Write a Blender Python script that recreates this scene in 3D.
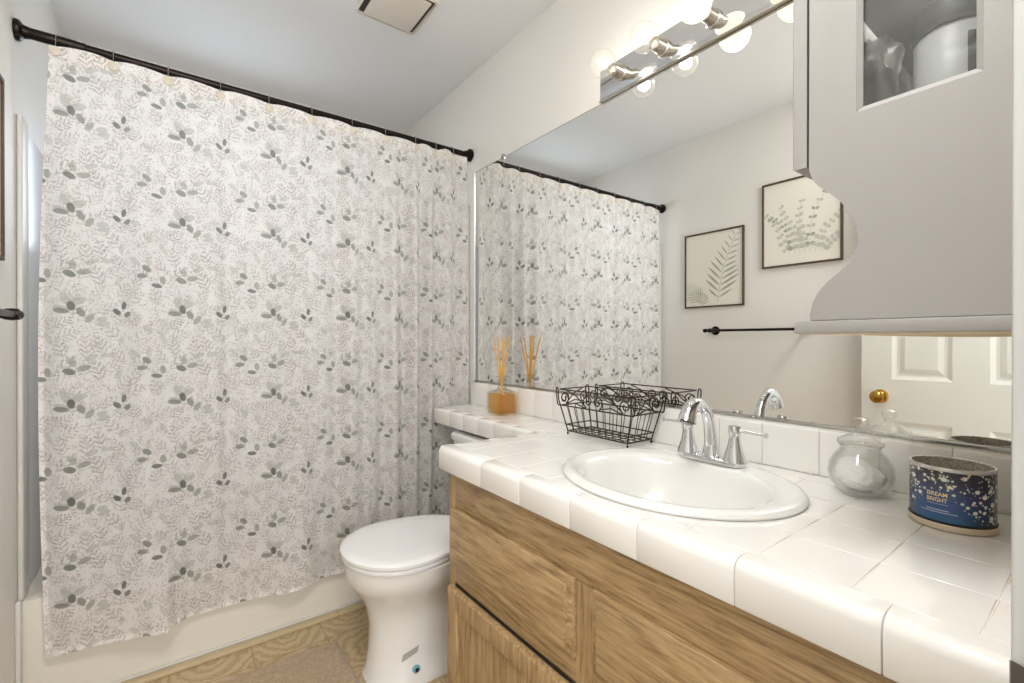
import bpy, bmesh, math, random
from mathutils import Vector, Matrix, noise as mnoise
random.seed(7)
PI = math.pi
for o in list(bpy.data.objects): bpy.data.objects.remove(o)
scene = bpy.context.scene
COL = scene.collection

# ---------------------------------------------------------------- camera, world, lights, exposure
CAMZ = 1.10
cam_d = bpy.data.cameras.new('camera'); cam_d.sensor_width = 36.0; cam_d.lens = 465.0/1024*36
cam_d.clip_start = 0.01
cam = bpy.data.objects.new('camera', cam_d); COL.objects.link(cam)
cam.location = (0, 0, CAMZ); cam.rotation_euler = (math.radians(90-0.12), 0, math.radians(-36.66))
scene.camera = cam
scene.cycles.transparent_max_bounces = 24
scene.view_settings.view_transform = 'Standard'
scene.view_settings.look = 'None'
scene.view_settings.gamma = 1.0
scene.view_settings.use_curve_mapping = False
scene.view_settings.exposure = 0.25
world = bpy.data.worlds.new('world'); scene.world = world; world.use_nodes = True
bg = world.node_tree.nodes['Background']
bg.inputs[0].default_value = (1.0, 0.985, 0.95, 1); bg.inputs[1].default_value = 0.9

def area(name, loc, rot, sx, sy, power, colour):
    d = bpy.data.lights.new(name, 'AREA'); d.shape = 'RECTANGLE'; d.size = sx; d.size_y = sy
    d.energy = power; d.color = colour
    o = bpy.data.objects.new(name, d); COL.objects.link(o); o.location = loc; o.rotation_euler = rot
    return o
# daylight outside the bathroom window above the tub; added fill light behind the open doorway
area('window_daylight', (0.19, 2.92, 1.80), (math.radians(-90), 0, 0), 0.75, 0.6, 7.5, (0.80, 0.90, 1.0))
area('hallway_fill', (0.10, -1.7, 1.25), (math.radians(90), 0, 0), 1.7, 2.0, 46, (0.985, 0.99, 1.0))
area('ceiling_fill', (0.04, 0.24, 2.365), (0, 0, 0), 0.60, 0.36, 14.0, (0.985, 0.99, 1.0))  # added downward fill for counter and toilet, no fixture in the room
BULB_W = 0.42          # watts of each vanity bulb's own light

M = 1.174; L = -0.346; CEIL = 2.378; YB = 2.70; YE = 0.04

# ---------------------------------------------------------------- node helpers
def mat(name):
    m = bpy.data.materials.new(name); m.use_nodes = True
    nt = m.node_tree
    return m, nt, nt.nodes['Principled BSDF'], nt.nodes['Material Output']
def N(nt, typ, **kw):
    n = nt.nodes.new(typ)
    for k, v in kw.items():
        if k == 'inp':
            for i, x in v.items(): n.inputs[i].default_value = x
        else: setattr(n, k, v)
    return n
def srgb(r, g, b):
    f = lambda c: (c/255/12.92) if c/255 <= .04045 else ((c/255+.055)/1.055)**2.4
    return (f(r), f(g), f(b), 1)
def M_(nt, op, a, b=None, c=None, clamp=False):
    n = N(nt, 'ShaderNodeMath', operation=op); n.use_clamp = clamp
    for i, x in enumerate((a, b, c)):
        if x is None: continue
        if isinstance(x, (int, float)): n.inputs[i].default_value = x
        else: nt.links.new(x, n.inputs[i])
    return n.outputs[0]
def MIX(nt, f, a, b, mode='MIX'):
    n = N(nt, 'ShaderNodeMix', data_type='RGBA', blend_type=mode)
    for i, x in ((0, f), (6, a), (7, b)):
        if isinstance(x, (int, float, tuple)): n.inputs[i].default_value = x
        else: nt.links.new(x, n.inputs[i])
    return n.outputs[2]
def ramp(nt, fac, stops):
    r = N(nt, 'ShaderNodeValToRGB'); e = r.color_ramp.elements
    while len(e) < len(stops): e.new(0.5)
    for el, (p, c) in zip(e, stops): el.position = p; el.color = c
    nt.links.new(fac, r.inputs[0]); return r.outputs[0]
def coords(nt, kind='Object', scale=(1, 1, 1), rot=(0, 0, 0), loc=(0, 0, 0)):
    t = N(nt, 'ShaderNodeTexCoord'); m = N(nt, 'ShaderNodeMapping')
    m.inputs['Scale'].default_value = scale; m.inputs['Rotation'].default_value = rot; m.inputs['Location'].default_value = loc
    nt.links.new(t.outputs[kind], m.inputs[0]); return m.outputs[0]
def noise(nt, vec, scale, detail=3, rough=.5, dist=0):
    n = N(nt, 'ShaderNodeTexNoise'); n.inputs['Scale'].default_value = scale; n.inputs['Detail'].default_value = detail
    n.inputs['Roughness'].default_value = rough; n.inputs['Distortion'].default_value = dist
    nt.links.new(vec, n.inputs['Vector']); return n.outputs['Fac']
def bump(nt, h, bsdf, strength=.2, dist=.002):
    b = N(nt, 'ShaderNodeBump'); b.inputs['Strength'].default_value = strength; b.inputs['Distance'].default_value = dist
    nt.links.new(h, b.inputs['Height']); nt.links.new(b.outputs[0], bsdf.inputs['Normal'])

def simple(name, rgb, rough=.5, metal=0, var=.03, scale=25, bmp=0, bscale=120, bdist=.001, coat=0, spec=.5):
    m, nt, b, out = mat(name)
    v = coords(nt); f = noise(nt, v, scale)
    c = srgb(*rgb); lo = tuple(x*(1-var) for x in c[:3])+(1,); hi = tuple(min(1, x*(1+var)) for x in c[:3])+(1,)
    nt.links.new(MIX(nt, f, lo, hi), b.inputs['Base Color'])
    b.inputs['Roughness'].default_value = rough; b.inputs['Metallic'].default_value = metal
    b.inputs['Coat Weight'].default_value = coat; b.inputs['Specular IOR Level'].default_value = spec
    b.inputs['Coat Roughness'].default_value = .05
    if bmp: bump(nt, noise(nt, v, bscale, 2), b, bmp, bdist)
    return m
def glassy(name, tint, transp=.85, rough=.02, diffuse=None, base=.05, dcol=(.95, .94, .92, 1)):
    # thin clear glass or plastic: mostly see-through, fresnel gloss on top
    m, nt, b, out = mat(name); nt.nodes.remove(b)
    tr = N(nt, 'ShaderNodeBsdfTransparent'); tr.inputs[0].default_value = tint
    gl = N(nt, 'ShaderNodeBsdfGlossy'); gl.inputs['Roughness'].default_value = rough
    lw = N(nt, 'ShaderNodeLayerWeight'); lw.inputs[0].default_value = .5
    nz = noise(nt, coords(nt), 8)
    f = M_(nt, 'MULTIPLY', M_(nt, 'POWER', lw.outputs['Facing'], 2.5), M_(nt, 'MULTIPLY', M_(nt, 'ADD', M_(nt, 'MULTIPLY', nz, .2), .85), 1-transp))
    f = M_(nt, 'ADD', f, base, clamp=True)
    mx = N(nt, 'ShaderNodeMixShader'); nt.links.new(f, mx.inputs[0]); nt.links.new(tr.outputs[0], mx.inputs[1]); nt.links.new(gl.outputs[0], mx.inputs[2])
    if diffuse:
        df = N(nt, 'ShaderNodeBsdfTranslucent'); df.inputs[0].default_value = dcol
        m2 = N(nt, 'ShaderNodeMixShader'); m2.inputs[0].default_value = diffuse
        nt.links.new(mx.outputs[0], m2.inputs[1]); nt.links.new(df.outputs[0], m2.inputs[2]); mx = m2
    nt.links.new(mx.outputs[0], out.inputs[0]); return m
def emis(name, rgb, strength, base=None):
    m, nt, b, out = mat(name)
    b.inputs['Emission Color'].default_value = srgb(*rgb); b.inputs['Emission Strength'].default_value = strength
    b.inputs['Base Color'].default_value = srgb(*(base or rgb))
    return m

# ---------------------------------------------------------------- materials
MT = {}
MT['wall'] = simple('wall_paint', (232, 229, 223), .55, var=.012, bmp=.25, bscale=90, bdist=.0012)
MT['ceiling'] = simple('ceiling_paint', (233, 232, 231), .8, var=.012, bmp=.3, bscale=110)
MT['trimwhite'] = simple('trim_paint', (212, 209, 202), .35, var=.02)
MT['barewood'] = simple('bare_board', (236, 214, 178), .7, var=.04)
MT['jamb'] = simple('jamb_paint', (196, 195, 190), .4, var=.02)
MT['surround'] = simple('surround_acrylic', (214, 216, 218), .25, var=.01)
MT['tub'] = simple('tub_enamel', (222, 216, 203), .18, var=.01)
MT['tan'] = simple('tan_vinyl_trim', (196, 176, 140), .4, var=.05)
MT['door'] = simple('door_paint', (226, 224, 216), .35, var=.01)
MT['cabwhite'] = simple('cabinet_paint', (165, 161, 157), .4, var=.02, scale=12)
MT['porcelain'] = simple('porcelain', (236, 234, 230), .08, var=.005, coat=.5)
MT['sink'] = simple('sink_porcelain', (238, 237, 232), .07, var=.005, coat=.5)
MT['seat'] = simple('toilet_seat_plastic', (240, 239, 238), .18, var=.005)
MT['tile'] = simple('white_glazed_tile', (244, 241, 236), .12, var=.012, scale=6, coat=.3)
MT['grout'] = simple('grout', (230, 223, 211), .9, var=.08, scale=40)
MT['bronze'] = simple('dark_bronze', (38, 30, 26), .32, .8, var=.2, scale=60)
MT['wire'] = simple('brown_wire', (62, 48, 40), .45, .6, var=.25, scale=80)
MT['chrome'] = simple('chrome', (225, 226, 228), .07, 1, var=.01)
MT['nickel'] = simple('brushed_nickel', (196, 190, 178), .22, 1, var=.03)
MT['brass'] = simple('brass', (196, 150, 70), .16, 1, var=.05)
MT['alu'] = simple('aluminium_channel', (190, 190, 186), .25, 1, var=.03)
MT['steelgrey'] = simple('strike_plate_steel', (120, 116, 112), .3, 1, var=.05)
MT['frame'] = simple('dark_wood_frame', (82, 62, 44), .45, var=.2, scale=50)
MT['paper'] = simple('print_paper', (232, 228, 216), .8, var=.01)
MT['leafink'] = simple('grey_green_ink', (168, 168, 158), .85, var=.15, scale=70)
MT['leafink2'] = simple('pale_grey_ink', (198, 196, 184), .85, var=.12, scale=70)
MT['disc'] = simple('cream_shell_disc', (216, 206, 188), .5, var=.05)
MT['ventw'] = simple('vent_plastic', (222, 214, 202), .5, var=.01)
MT['ventdark'] = simple('vent_inside', (70, 64, 58), .8, var=.1)
MT['black'] = simple('black_and_gap_shade', (22, 19, 17), .7, var=.1)
MT['reed'] = simple('reed_wood', (226, 176, 84), .7, var=.15, scale=90)
MT['cotton'] = simple('cotton', (244, 243, 240), .95, var=.01, bmp=.6, bscale=160, bdist=.003)
MT['tinbase'] = simple('cream_tin_lid', (206, 190, 166), .3, .2, var=.04)
MT['tinrim'] = simple('silver_rim', (205, 202, 196), .25, .8, var=.1, scale=90)
MT['gold'] = simple('gold_print', (226, 204, 150), .35, .2, var=.05)
MT['whiteprint'] = simple('white_print', (196, 206, 220), .5, var=.03)
MT['jarlid'] = simple('dark_lid', (44, 44, 42), .4, var=.05)
MT['jarbody'] = simple('pale_grey_plastic', (188, 188, 192), .4, var=.03)
MT['jarlabel'] = simple('dark_label', (74, 70, 66), .5, var=.4, scale=140)
MT['sticker'] = simple('grey_film', (172, 169, 165), .3, var=.05)
MT['bluecap'] = simple('blue_ring', (120, 170, 190), .4)
MT['glass'] = glassy('clear_glass', (.988, .99, .986, 1), .0, base=.055)
MT['bulbglass'] = glassy('clear_bulb_glass', (.98, .97, .95, 1), .4, .05, .025)
MT['amber'] = glassy('faintly_amber_glass', (.985, .97, .93, 1), .2)
MT['pane'] = glassy('cabinet_pane', (.95, .955, .94, 1), .4, base=.035)
MT['bag'] = glassy('clear_plastic_film', (.93, .90, .89, 1), .1, .2, .45)
MT['winpane'] = glassy('window_pane', (.97, .98, 1, 1), .9)
MT['oil'] = glassy('amber_oil', (.95, .75, .14, 1), .95, base=.01, diffuse=.30, dcol=(.92, .66, .07, 1))
MT['filament'] = emis('glowing_filament', (255, 240, 215), 14)
MT['frosted'] = emis('lit_frosted_bulb', (255, 246, 222), .78)

def mirror_mat():
    m, nt, b, out = mat('mirror_silver')
    f = noise(nt, coords(nt), 2)
    nt.links.new(MIX(nt, f, (.945, .95, .93, 1), (.95, .955, .935, 1)), b.inputs['Base Color'])
    b.inputs['Metallic'].default_value = 1; b.inputs['Roughness'].default_value = .004
    return m
MT['mirror'] = mirror_mat()
def foil():
    m, nt, b, out = mat('glitter_foil')
    v = N(nt, 'ShaderNodeTexVoronoi'); v.inputs['Scale'].default_value = 320
    nt.links.new(coords(nt), v.inputs['Vector'])
    nt.links.new(ramp(nt, v.outputs['Distance'], [(0, srgb(228, 224, 214)), (.5, srgb(186, 179, 168)), (1, srgb(140, 132, 120))]), b.inputs['Base Color'])
    b.inputs['Roughness'].default_value = .35; b.inputs['Metallic'].default_value = .1
    return m
MT['foil'] = foil()

def wood(name, axis):
    """oak with the grain running along the given axis"""
    m, nt, b, out = mat(name)
    s = {'y': (1, .09, 1), 'z': (1, 1, .09), 'x': (.09, 1, 1)}[axis]
    v = coords(nt, scale=s)
    big = noise(nt, v, 9, 3, .55, .6)
    w = M_(nt, 'FRACT', M_(nt, 'MULTIPLY', big, 11))
    w = M_(nt, 'ABSOLUTE', M_(nt, 'SUBTRACT', w, .5))
    fine = noise(nt, v, 170, 5, .7)
    s2 = {'y': (1, .025, 1), 'z': (1, 1, .025), 'x': (.025, 1, 1)}[axis]
    pores = noise(nt, coords(nt, scale=s2), 300, 2, .6)
    f = M_(nt, 'ADD', M_(nt, 'MULTIPLY', w, .60), M_(nt, 'SUBTRACT', M_(nt, 'MULTIPLY', fine, 1.35), .32), clamp=True)
    c = ramp(nt, f, [(.12, srgb(124, 98, 64)), (.45, srgb(172, 142, 100)), (.85, srgb(196, 167, 125))])
    p = ramp(nt, pores, [(.36, (.52, .45, .38, 1)), (.47, (1, 1, 1, 1))])
    nt.links.new(MIX(nt, .55, c, p, 'MULTIPLY'), b.inputs['Base Color'])
    b.inputs['Roughness'].default_value = .42
    bump(nt, fine, b, .15, .0006)
    return m
MT['oak_y'] = wood('oak_horizontal', 'y'); MT['oak_z'] = wood('oak_vertical', 'z')

def floor_mat():
    m, nt, b, out = mat('vinyl_floor')
    T = .235
    v = coords(nt, scale=(1/T, 1/T, 1), loc=(-.53/T+3, -1.82/T+8, 0))
    sp = N(nt, 'ShaderNodeSeparateXYZ'); nt.links.new(v, sp.inputs[0])
    fx = M_(nt, 'ABSOLUTE', M_(nt, 'SUBTRACT', M_(nt, 'FRACT', sp.outputs[0]), .5)); fy = M_(nt, 'ABSOLUTE', M_(nt, 'SUBTRACT', M_(nt, 'FRACT', sp.outputs[1]), .5))
    edge = M_(nt, 'MAXIMUM', fx, fy)
    joint = M_(nt, 'MULTIPLY', M_(nt, 'SUBTRACT', edge, .485), 90, clamp=True)
    r = M_(nt, 'SQRT', M_(nt, 'ADD', M_(nt, 'MULTIPLY', fx, fx), M_(nt, 'MULTIPLY', fy, fy)))
    n1 = noise(nt, v, 2.2, 3, .6, .8)
    rings = M_(nt, 'SINE', M_(nt, 'ADD', M_(nt, 'MULTIPLY', r, 42), M_(nt, 'MULTIPLY', n1, 16)))
    fine = noise(nt, v, 30, 4, .7, .5)
    f = M_(nt, 'ADD', M_(nt, 'MULTIPLY', rings, .16), fine)
    c = ramp(nt, f, [(.25, srgb(164, 140, 100)), (.5, srgb(192, 169, 130)), (.8, srgb(206, 186, 150))])
    c = MIX(nt, M_(nt, 'MULTIPLY', joint, .7), c, srgb(160, 128, 84))
    nt.links.new(c, b.inputs['Base Color']); b.inputs['Roughness'].default_value = .35
    bump(nt, f, b, .1, .001)
    return m
MT['floor'] = floor_mat()
def mat_rug():
    m, nt, b, out = mat('plush_pile')
    v = coords(nt); f = noise(nt, v, 160, 4, .7)
    nt.links.new(ramp(nt, f, [(.3, srgb(156, 133, 102)), (.6, srgb(190, 166, 134)), (.8, srgb(206, 184, 152))]), b.inputs['Base Color'])
    b.inputs['Roughness'].default_value = 1; b.inputs['Sheen Weight'].default_value = .3
    bump(nt, f, b, .8, .004); return m
MT['rug'] = mat_rug()

def curtain_mat():
    m, nt, b, out = mat('botanical_curtain')
    T = .29
    uv = N(nt, 'ShaderNodeUVMap', uv_map='UVMap').outputs[0]
    LK = nt.links.new
    def group_local():
        g = bpy.data.node_groups.new('sprig_shape', 'ShaderNodeTree')
        g.interface.new_socket('Vec', in_out='INPUT', socket_type='NodeSocketVector')
        g.interface.new_socket('N', in_out='INPUT', socket_type='NodeSocketFloat')
        g.interface.new_socket('Fac', in_out='OUTPUT', socket_type='NodeSocketFloat')
        gi = g.nodes.new('NodeGroupInput'); go = g.nodes.new('NodeGroupOutput')
        sp = N(g, 'ShaderNodeSeparateXYZ'); g.links.new(gi.outputs[0], sp.inputs[0])
        s, t = sp.outputs[0], sp.outputs[1]; at = M_(g, 'ABSOLUTE', t)
        env = M_(g, 'SUBTRACT', M_(g, 'SUBTRACT', 1, M_(g, 'MULTIPLY', s, s)), at)          # inside a lens outline
        env = M_(g, 'MULTIPLY', env, 6, clamp=True)
        q = M_(g, 'MULTIPLY', M_(g, 'SUBTRACT', s, M_(g, 'MULTIPLY', at, .55)), gi.outputs[1])
        lv = M_(g, 'MULTIPLY', M_(g, 'SUBTRACT', M_(g, 'SINE', q), M_(g, 'SUBTRACT', .30, at)), 2.0, clamp=True)
        stem = M_(g, 'MULTIPLY', M_(g, 'SUBTRACT', .07, at), 30, clamp=True)
        g.links.new(M_(g, 'MULTIPLY', env, M_(g, 'MAXIMUM', lv, M_(g, 'MULTIPLY', stem, .7))), go.inputs[0])
        return g
    G = group_local()
    dn = N(nt, 'ShaderNodeTexNoise'); dn.inputs['Scale'].default_value = 55; dn.inputs['Detail'].default_value = 2; LK(uv, dn.inputs['Vector'])
    d1 = N(nt, 'ShaderNodeVectorMath', operation='MULTIPLY_ADD'); LK(dn.outputs['Color'], d1.inputs[0]); d1.inputs[1].default_value = (.008, .008, 0); LK(uv, d1.inputs[2])
    def local(cx, cz, ang, ln, wd, src=None):
        w = N(nt, 'ShaderNodeVectorMath', operation='WRAP')
        LK(src or uv, w.inputs[0]); w.inputs[1].default_value = (cx+T/2, cz+T/2, 1); w.inputs[2].default_value = (cx-T/2, cz-T/2, -1)
        mp = N(nt, 'ShaderNodeMapping', vector_type='TEXTURE'); LK(w.outputs[0], mp.inputs[0])
        mp.inputs['Location'].default_value = (cx, cz, 0); mp.inputs['Rotation'].default_value = (0, 0, math.radians(ang))
        mp.inputs['Scale'].default_value = (ln/2, wd/2, 1); return mp.outputs[0]
    nz = noise(nt, uv, 38, 3, .65); nf = noise(nt, uv, 330, 2, .6)
    # mauve-grey speckle field of tiny blossoms
    vo = N(nt, 'ShaderNodeTexVoronoi'); vo.inputs['Scale'].default_value = 190; LK(uv, vo.inputs['Vector'])
    dots = M_(nt, 'MULTIPLY', M_(nt, 'SUBTRACT', .50, vo.outputs['Distance']), 4, clamp=True)
    field = M_(nt, 'MULTIPLY', M_(nt, 'SUBTRACT', nz, .40), 6, clamp=True)
    col = MIX(nt, M_(nt, 'MULTIPLY', M_(nt, 'MULTIPLY', dots, field), .72), srgb(240, 236, 232), srgb(164, 142, 134))
    rnd = random.Random(11)
    def r_(a, b): return rnd.uniform(a, b)
    # mauve and grey feathery sprigs
    acc = None
    for k in range(34):
        gn = nt.nodes.new('ShaderNodeGroup'); gn.node_tree = G
        gx = (k % 6)/6*T + r_(-.02, .02); gz = (k//6)/6*T + r_(-.025, .025)
        LK(local(gx, gz, rnd.choice([r_(20, 75), r_(100, 160), r_(60, 110)]), r_(.05, .085), r_(.030, .046), d1.outputs[0]), gn.inputs[0])
        gn.inputs[1].default_value = r_(11, 17)
        o = M_(nt, 'MULTIPLY', gn.outputs[0], r_(.35, 1))
        acc = o if acc is None else M_(nt, 'MAXIMUM', acc, o)
    acc = M_(nt, 'MULTIPLY', acc, M_(nt, 'MULTIPLY', M_(nt, 'SUBTRACT', nf, .38), 5, clamp=True))
    hue = ramp(nt, noise(nt, uv, 16, 2), [(.4, srgb(146, 122, 112)), (.5, srgb(134, 126, 126)), (.6, srgb(158, 132, 116))])
    col = MIX(nt, M_(nt, 'MULTIPLY', acc, .85), col, hue)
    # leaves, relative to the base of the dark three-leaf motif
    S = (.00051*1.075, .00061)
    def leaf(dx, dz, ang, ln, wd, rgb, a):
        nonlocal col
        if dx < -100: dx *= .84
        ln2 = N(nt, 'ShaderNodeVectorMath', operation='LENGTH')
        mp = local(dx*S[0], dz*S[1], ang, ln*.00054, wd*.00052)
        LK(mp, ln2.inputs[0])
        f = M_(nt, 'MULTIPLY', M_(nt, 'SUBTRACT', 1.0, ln2.outputs['Value']), 5, clamp=True)
        f = M_(nt, 'MULTIPLY', f, a)
        col = MIX(nt, f, col, srgb(*rgb))
    D = (82, 86, 74); G1 = (110, 114, 98); G2 = (138, 141, 124); P = (178, 178, 166)
    for a in [(-170, -202, 25, 75, 32, P, .55), (-70, -192, 5, 75, 28, P, .55), (-300, -392, 115, 90, 42, P, .6), (-235, -397, 20, 80, 40, P, .6),
              (-320, -437, 165, 80, 34, P, .6), (-88, -510, 15, 70, 34, P, .6), (60, -185, 140, 80, 34, P, .5), (-115, -12, 15, 60, 36, P, .6),
              (120, -60, -40, 70, 34, P, .5), (-20, -290, 60, 70, 34, P, .45), (200, -110, 120, 80, 34, P, .45),
              (125, -185, 100, 60, 30, P, .5), (-5, -120, 70, 60, 28, P, .4),
              (-28, 28, 140, 50, 31, D, .92), (5, 60, 80, 52, 27, D, .9), (22, 16, 48, 42, 30, G1, .9),
              (-325, 26, 172, 78, 34, G1, .8), (-273, 50, 100, 58, 40, D, .9), (-225, 21, 115, 58, 38, G1, .75), (-180, -7, 55, 66, 36, G2, .7),
              (-282, -269, 158, 64, 40, G1, .9), (-265, -225, 105, 56, 38, G2, .6), (-210, -254, 14, 66, 38, G2, .75),
              (117, -220, 140, 58, 36, G1, .8), (93, -259, 8, 58, 32, G1, .75), (197, -272, 98, 56, 36, G2, .75), (166, -304, 172, 62, 30, D, .85)]:
        leaf(*a)
    col = MIX(nt, M_(nt, 'MULTIPLY', M_(nt, 'SUBTRACT', noise(nt, uv, 13, 1), .42), .5, clamp=True), col, srgb(205, 196, 190))
    geo = N(nt, 'ShaderNodeUVMap', uv_map='Band').outputs[0]
    sx = N(nt, 'ShaderNodeSeparateXYZ'); LK(geo, sx.inputs[0]); hem = sx.outputs[0]              # 1 on the doubled hems
    dif = N(nt, 'ShaderNodeBsdfDiffuse'); trl = N(nt, 'ShaderNodeBsdfTranslucent')
    LK(col, dif.inputs[0]); LK(MIX(nt, .35, col, (1, 1, 1, 1)), trl.inputs[0])
    weave = noise(nt, uv, 900, 2)
    bp = N(nt, 'ShaderNodeBump'); bp.inputs['Strength'].default_value = .15; bp.inputs['Distance'].default_value = .0005
    LK(weave, bp.inputs['Height']); LK(bp.outputs[0], dif.inputs['Normal'])
    mx = N(nt, 'ShaderNodeMixShader')
    LK(M_(nt, 'SUBTRACT', .42, M_(nt, 'MULTIPLY', hem, .27)), mx.inputs[0]); LK(dif.outputs[0], mx.inputs[1]); LK(trl.outputs[0], mx.inputs[2])
    LK(mx.outputs[0], out.inputs[0]); nt.nodes.remove(b)
    return m
MT['curtain'] = curtain_mat()

def candle_label():
    m, nt, b, out = mat('starry_blue_label')
    g = coords(nt, 'UV'); sp = N(nt, 'ShaderNodeSeparateXYZ'); nt.links.new(g, sp.inputs[0])
    a, h = sp.outputs[0], sp.outputs[1]            # a in metres round the tin from the lettering, h 0..1 height
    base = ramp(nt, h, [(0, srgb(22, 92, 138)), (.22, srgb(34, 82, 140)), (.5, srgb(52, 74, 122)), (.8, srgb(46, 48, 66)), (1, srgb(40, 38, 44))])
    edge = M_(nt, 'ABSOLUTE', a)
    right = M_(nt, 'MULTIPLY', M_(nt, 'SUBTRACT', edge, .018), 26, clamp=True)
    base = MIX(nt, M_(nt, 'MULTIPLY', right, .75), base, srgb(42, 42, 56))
    cb = N(nt, 'ShaderNodeCombineXYZ'); nt.links.new(a, cb.inputs[0]); nt.links.new(M_(nt, 'MULTIPLY', h, .085), cb.inputs[1])
    acc = None
    for sc, th in ((80, .46), (130, .48), (210, .46)):
        v = N(nt, 'ShaderNodeTexVoronoi'); v.inputs['Scale'].default_value = sc; v.inputs['Randomness'].default_value = .9
        nt.links.new(cb.outputs[0], v.inputs['Vector'])
        s2 = N(nt, 'ShaderNodeSeparateXYZ'); nt.links.new(v.outputs['Color'], s2.inputs[0])
        rad = M_(nt, 'MULTIPLY', s2.outputs[0], th)
        d = M_(nt, 'MULTIPLY', M_(nt, 'SUBTRACT', rad, v.outputs['Distance']), 14, clamp=True)
        acc = d if acc is None else M_(nt, 'MAXIMUM', acc, d)
    dens = M_(nt, 'MULTIPLY', M_(nt, 'SUBTRACT', M_(nt, 'ADD', h, M_(nt, 'MULTIPLY', edge, 12)), .62), 8, clamp=True)
    acc = M_(nt, 'MULTIPLY', acc, dens)
    fl = ramp(nt, noise(nt, cb.outputs[0], 90, 2), [(.35, srgb(176, 200, 205)), (.5, srgb(226, 222, 208)), (.65, srgb(205, 188, 150))])
    nt.links.new(MIX(nt, acc, base, fl), b.inputs['Base Color']); b.inputs['Roughness'].default_value = .25
    b.inputs['Coat Weight'].default_value = .3
    return m
MT['label'] = candle_label()

# ---------------------------------------------------------------- mesh helpers (all coordinates are world metres)
ORG = {}
def obj(name, bm, m, parent=None, smooth=True, keep=False):
    me = bpy.data.meshes.new(name)
    vs = [v.co for v in bm.verts]
    if parent is not None: org = ORG[parent.name]
    else:
        lo = [min(v[i] for v in vs) for i in range(3)]; hi = [max(v[i] for v in vs) for i in range(3)]
        org = Vector(((lo[0]+hi[0])/2, (lo[1]+hi[1])/2, lo[2]))
    bmesh.ops.translate(bm, verts=bm.verts, vec=-org)
    if smooth:
        for f in bm.faces: f.smooth = True
        for e in bm.edges:
            if len(e.link_faces) == 2 and e.calc_face_angle(0) > math.radians(38): e.smooth = False
    bm.to_mesh(me); bm.free()
    o = bpy.data.objects.new(name, me); COL.objects.link(o)
    if m is not None: me.materials.append(MT[m] if isinstance(m, str) else m)
    if parent is not None: o.parent = parent
    else: o.location = org
    ORG[o.name] = org
    return o
def thing(name, label, cat, loc, group=None):
    o = bpy.data.objects.new(name, None); COL.objects.link(o); o.location = loc; o.empty_display_size = .05
    o['label'] = label; o['category'] = cat
    if group: o['group'] = group
    ORG[o.name] = Vector(loc); return o
def tag(o, label, cat, group=None, kind=None):
    o['label'] = label; o['category'] = cat
    if group: o['group'] = group
    if kind: o['kind'] = kind
    return o
def struct(name, bm, m, parent=None, smooth=True):
    o = obj(name, bm, m, parent, smooth)
    if parent is None: o['kind'] = 'structure'
    return o
def new(): return bmesh.new()
def box(bm, x0, x1, y0, y1, z0, z1, bev=0, seg=2):
    vs = [bm.verts.new((x, y, z)) for x in (x0, x1) for y in (y0, y1) for z in (z0, z1)]
    q = [(0, 1, 3, 2), (4, 6, 7, 5), (0, 4, 5, 1), (2, 3, 7, 6), (0, 2, 6, 4), (1, 5, 7, 3)]
    fs = [bm.faces.new([vs[i] for i in f]) for f in q]
    if bev:
        es = list({e for f in fs for e in f.edges})
        bmesh.ops.bevel(bm, geom=es, offset=bev, segments=seg, profile=.5, affect='EDGES')
    return vs
def loft(bm, rings, cap0=True, cap1=True, closed=False):
    rs = [[bm.verts.new(p) for p in r] for r in rings]
    n = len(rs[0])
    pairs = list(zip(rs, rs[1:])) + ([(rs[-1], rs[0])] if closed else [])
    for a, b in pairs:
        for i in range(n): bm.faces.new((a[i], a[(i+1) % n], b[(i+1) % n], b[i]))
    if not closed:
        if cap0: bm.faces.new(rs[0][::-1])
        if cap1: bm.faces.new(rs[-1])
def lathe(bm, cx, cy, prof, n=32, axis='z', cap=True):
    """prof: (radius, height) pairs; axis z, or x / y for a lying one (cx, cy are then the other two coordinates)"""
    rings = []
    for r, h in prof:
        ring = []
        for i in range(n):
            a = 2*PI*i/n; c, s = max(r, 1e-5)*math.cos(a), max(r, 1e-5)*math.sin(a)
            ring.append({'z': (cx+c, cy+s, h), 'x': (h, cx+c, cy+s), 'y': (cx+s, h, cy+c)}[axis])
        rings.append(ring)
    loft(bm, rings, cap, cap)
def tube(bm, pts, r, n=8, closed=False, flat=None):
    pts = [Vector(p) for p in pts]
    rad = r if isinstance(r, (list, tuple)) else [r]*len(pts)
    rings = []; prev = None
    for i, p in enumerate(pts):
        a = pts[i-1] if (i > 0 or closed) else p; b = pts[(i+1) % len(pts)] if (i < len(pts)-1 or closed) else p
        t = (b-a).normalized()
        if prev is None:
            up = Vector((0, 0, 1)) if abs(t.z) < .9 else Vector((1, 0, 0))
            nrm = t.cross(up).normalized()
        else: nrm = (prev - t*prev.dot(t)).normalized()
        prev = nrm; bn = t.cross(nrm)
        rings.append([p+nrm*rad[i]*math.cos(2*PI*k/n)+bn*rad[i]*math.sin(2*PI*k/n) for k in range(n)])
    loft(bm, rings, True, True, closed)
def smoothpath(pts, k=8, closed=False):
    pts = [Vector(p) for p in pts]; n = len(pts); out = []
    rng = range(n) if closed else range(n-1)
    for i in rng:
        p0 = pts[(i-1) % n] if closed or i > 0 else pts[i]; p1 = pts[i]; p2 = pts[(i+1) % n]
        p3 = pts[(i+2) % n] if closed or i+2 < n else p2
        for j in range(k):
            t = j/k
            out.append(.5*((2*p1)+(-p0+p2)*t+(2*p0-5*p1+4*p2-p3)*t*t+(-p0+3*p1-3*p2+p3)*t**3))
    if not closed: out.append(pts[-1])
    return out
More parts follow.
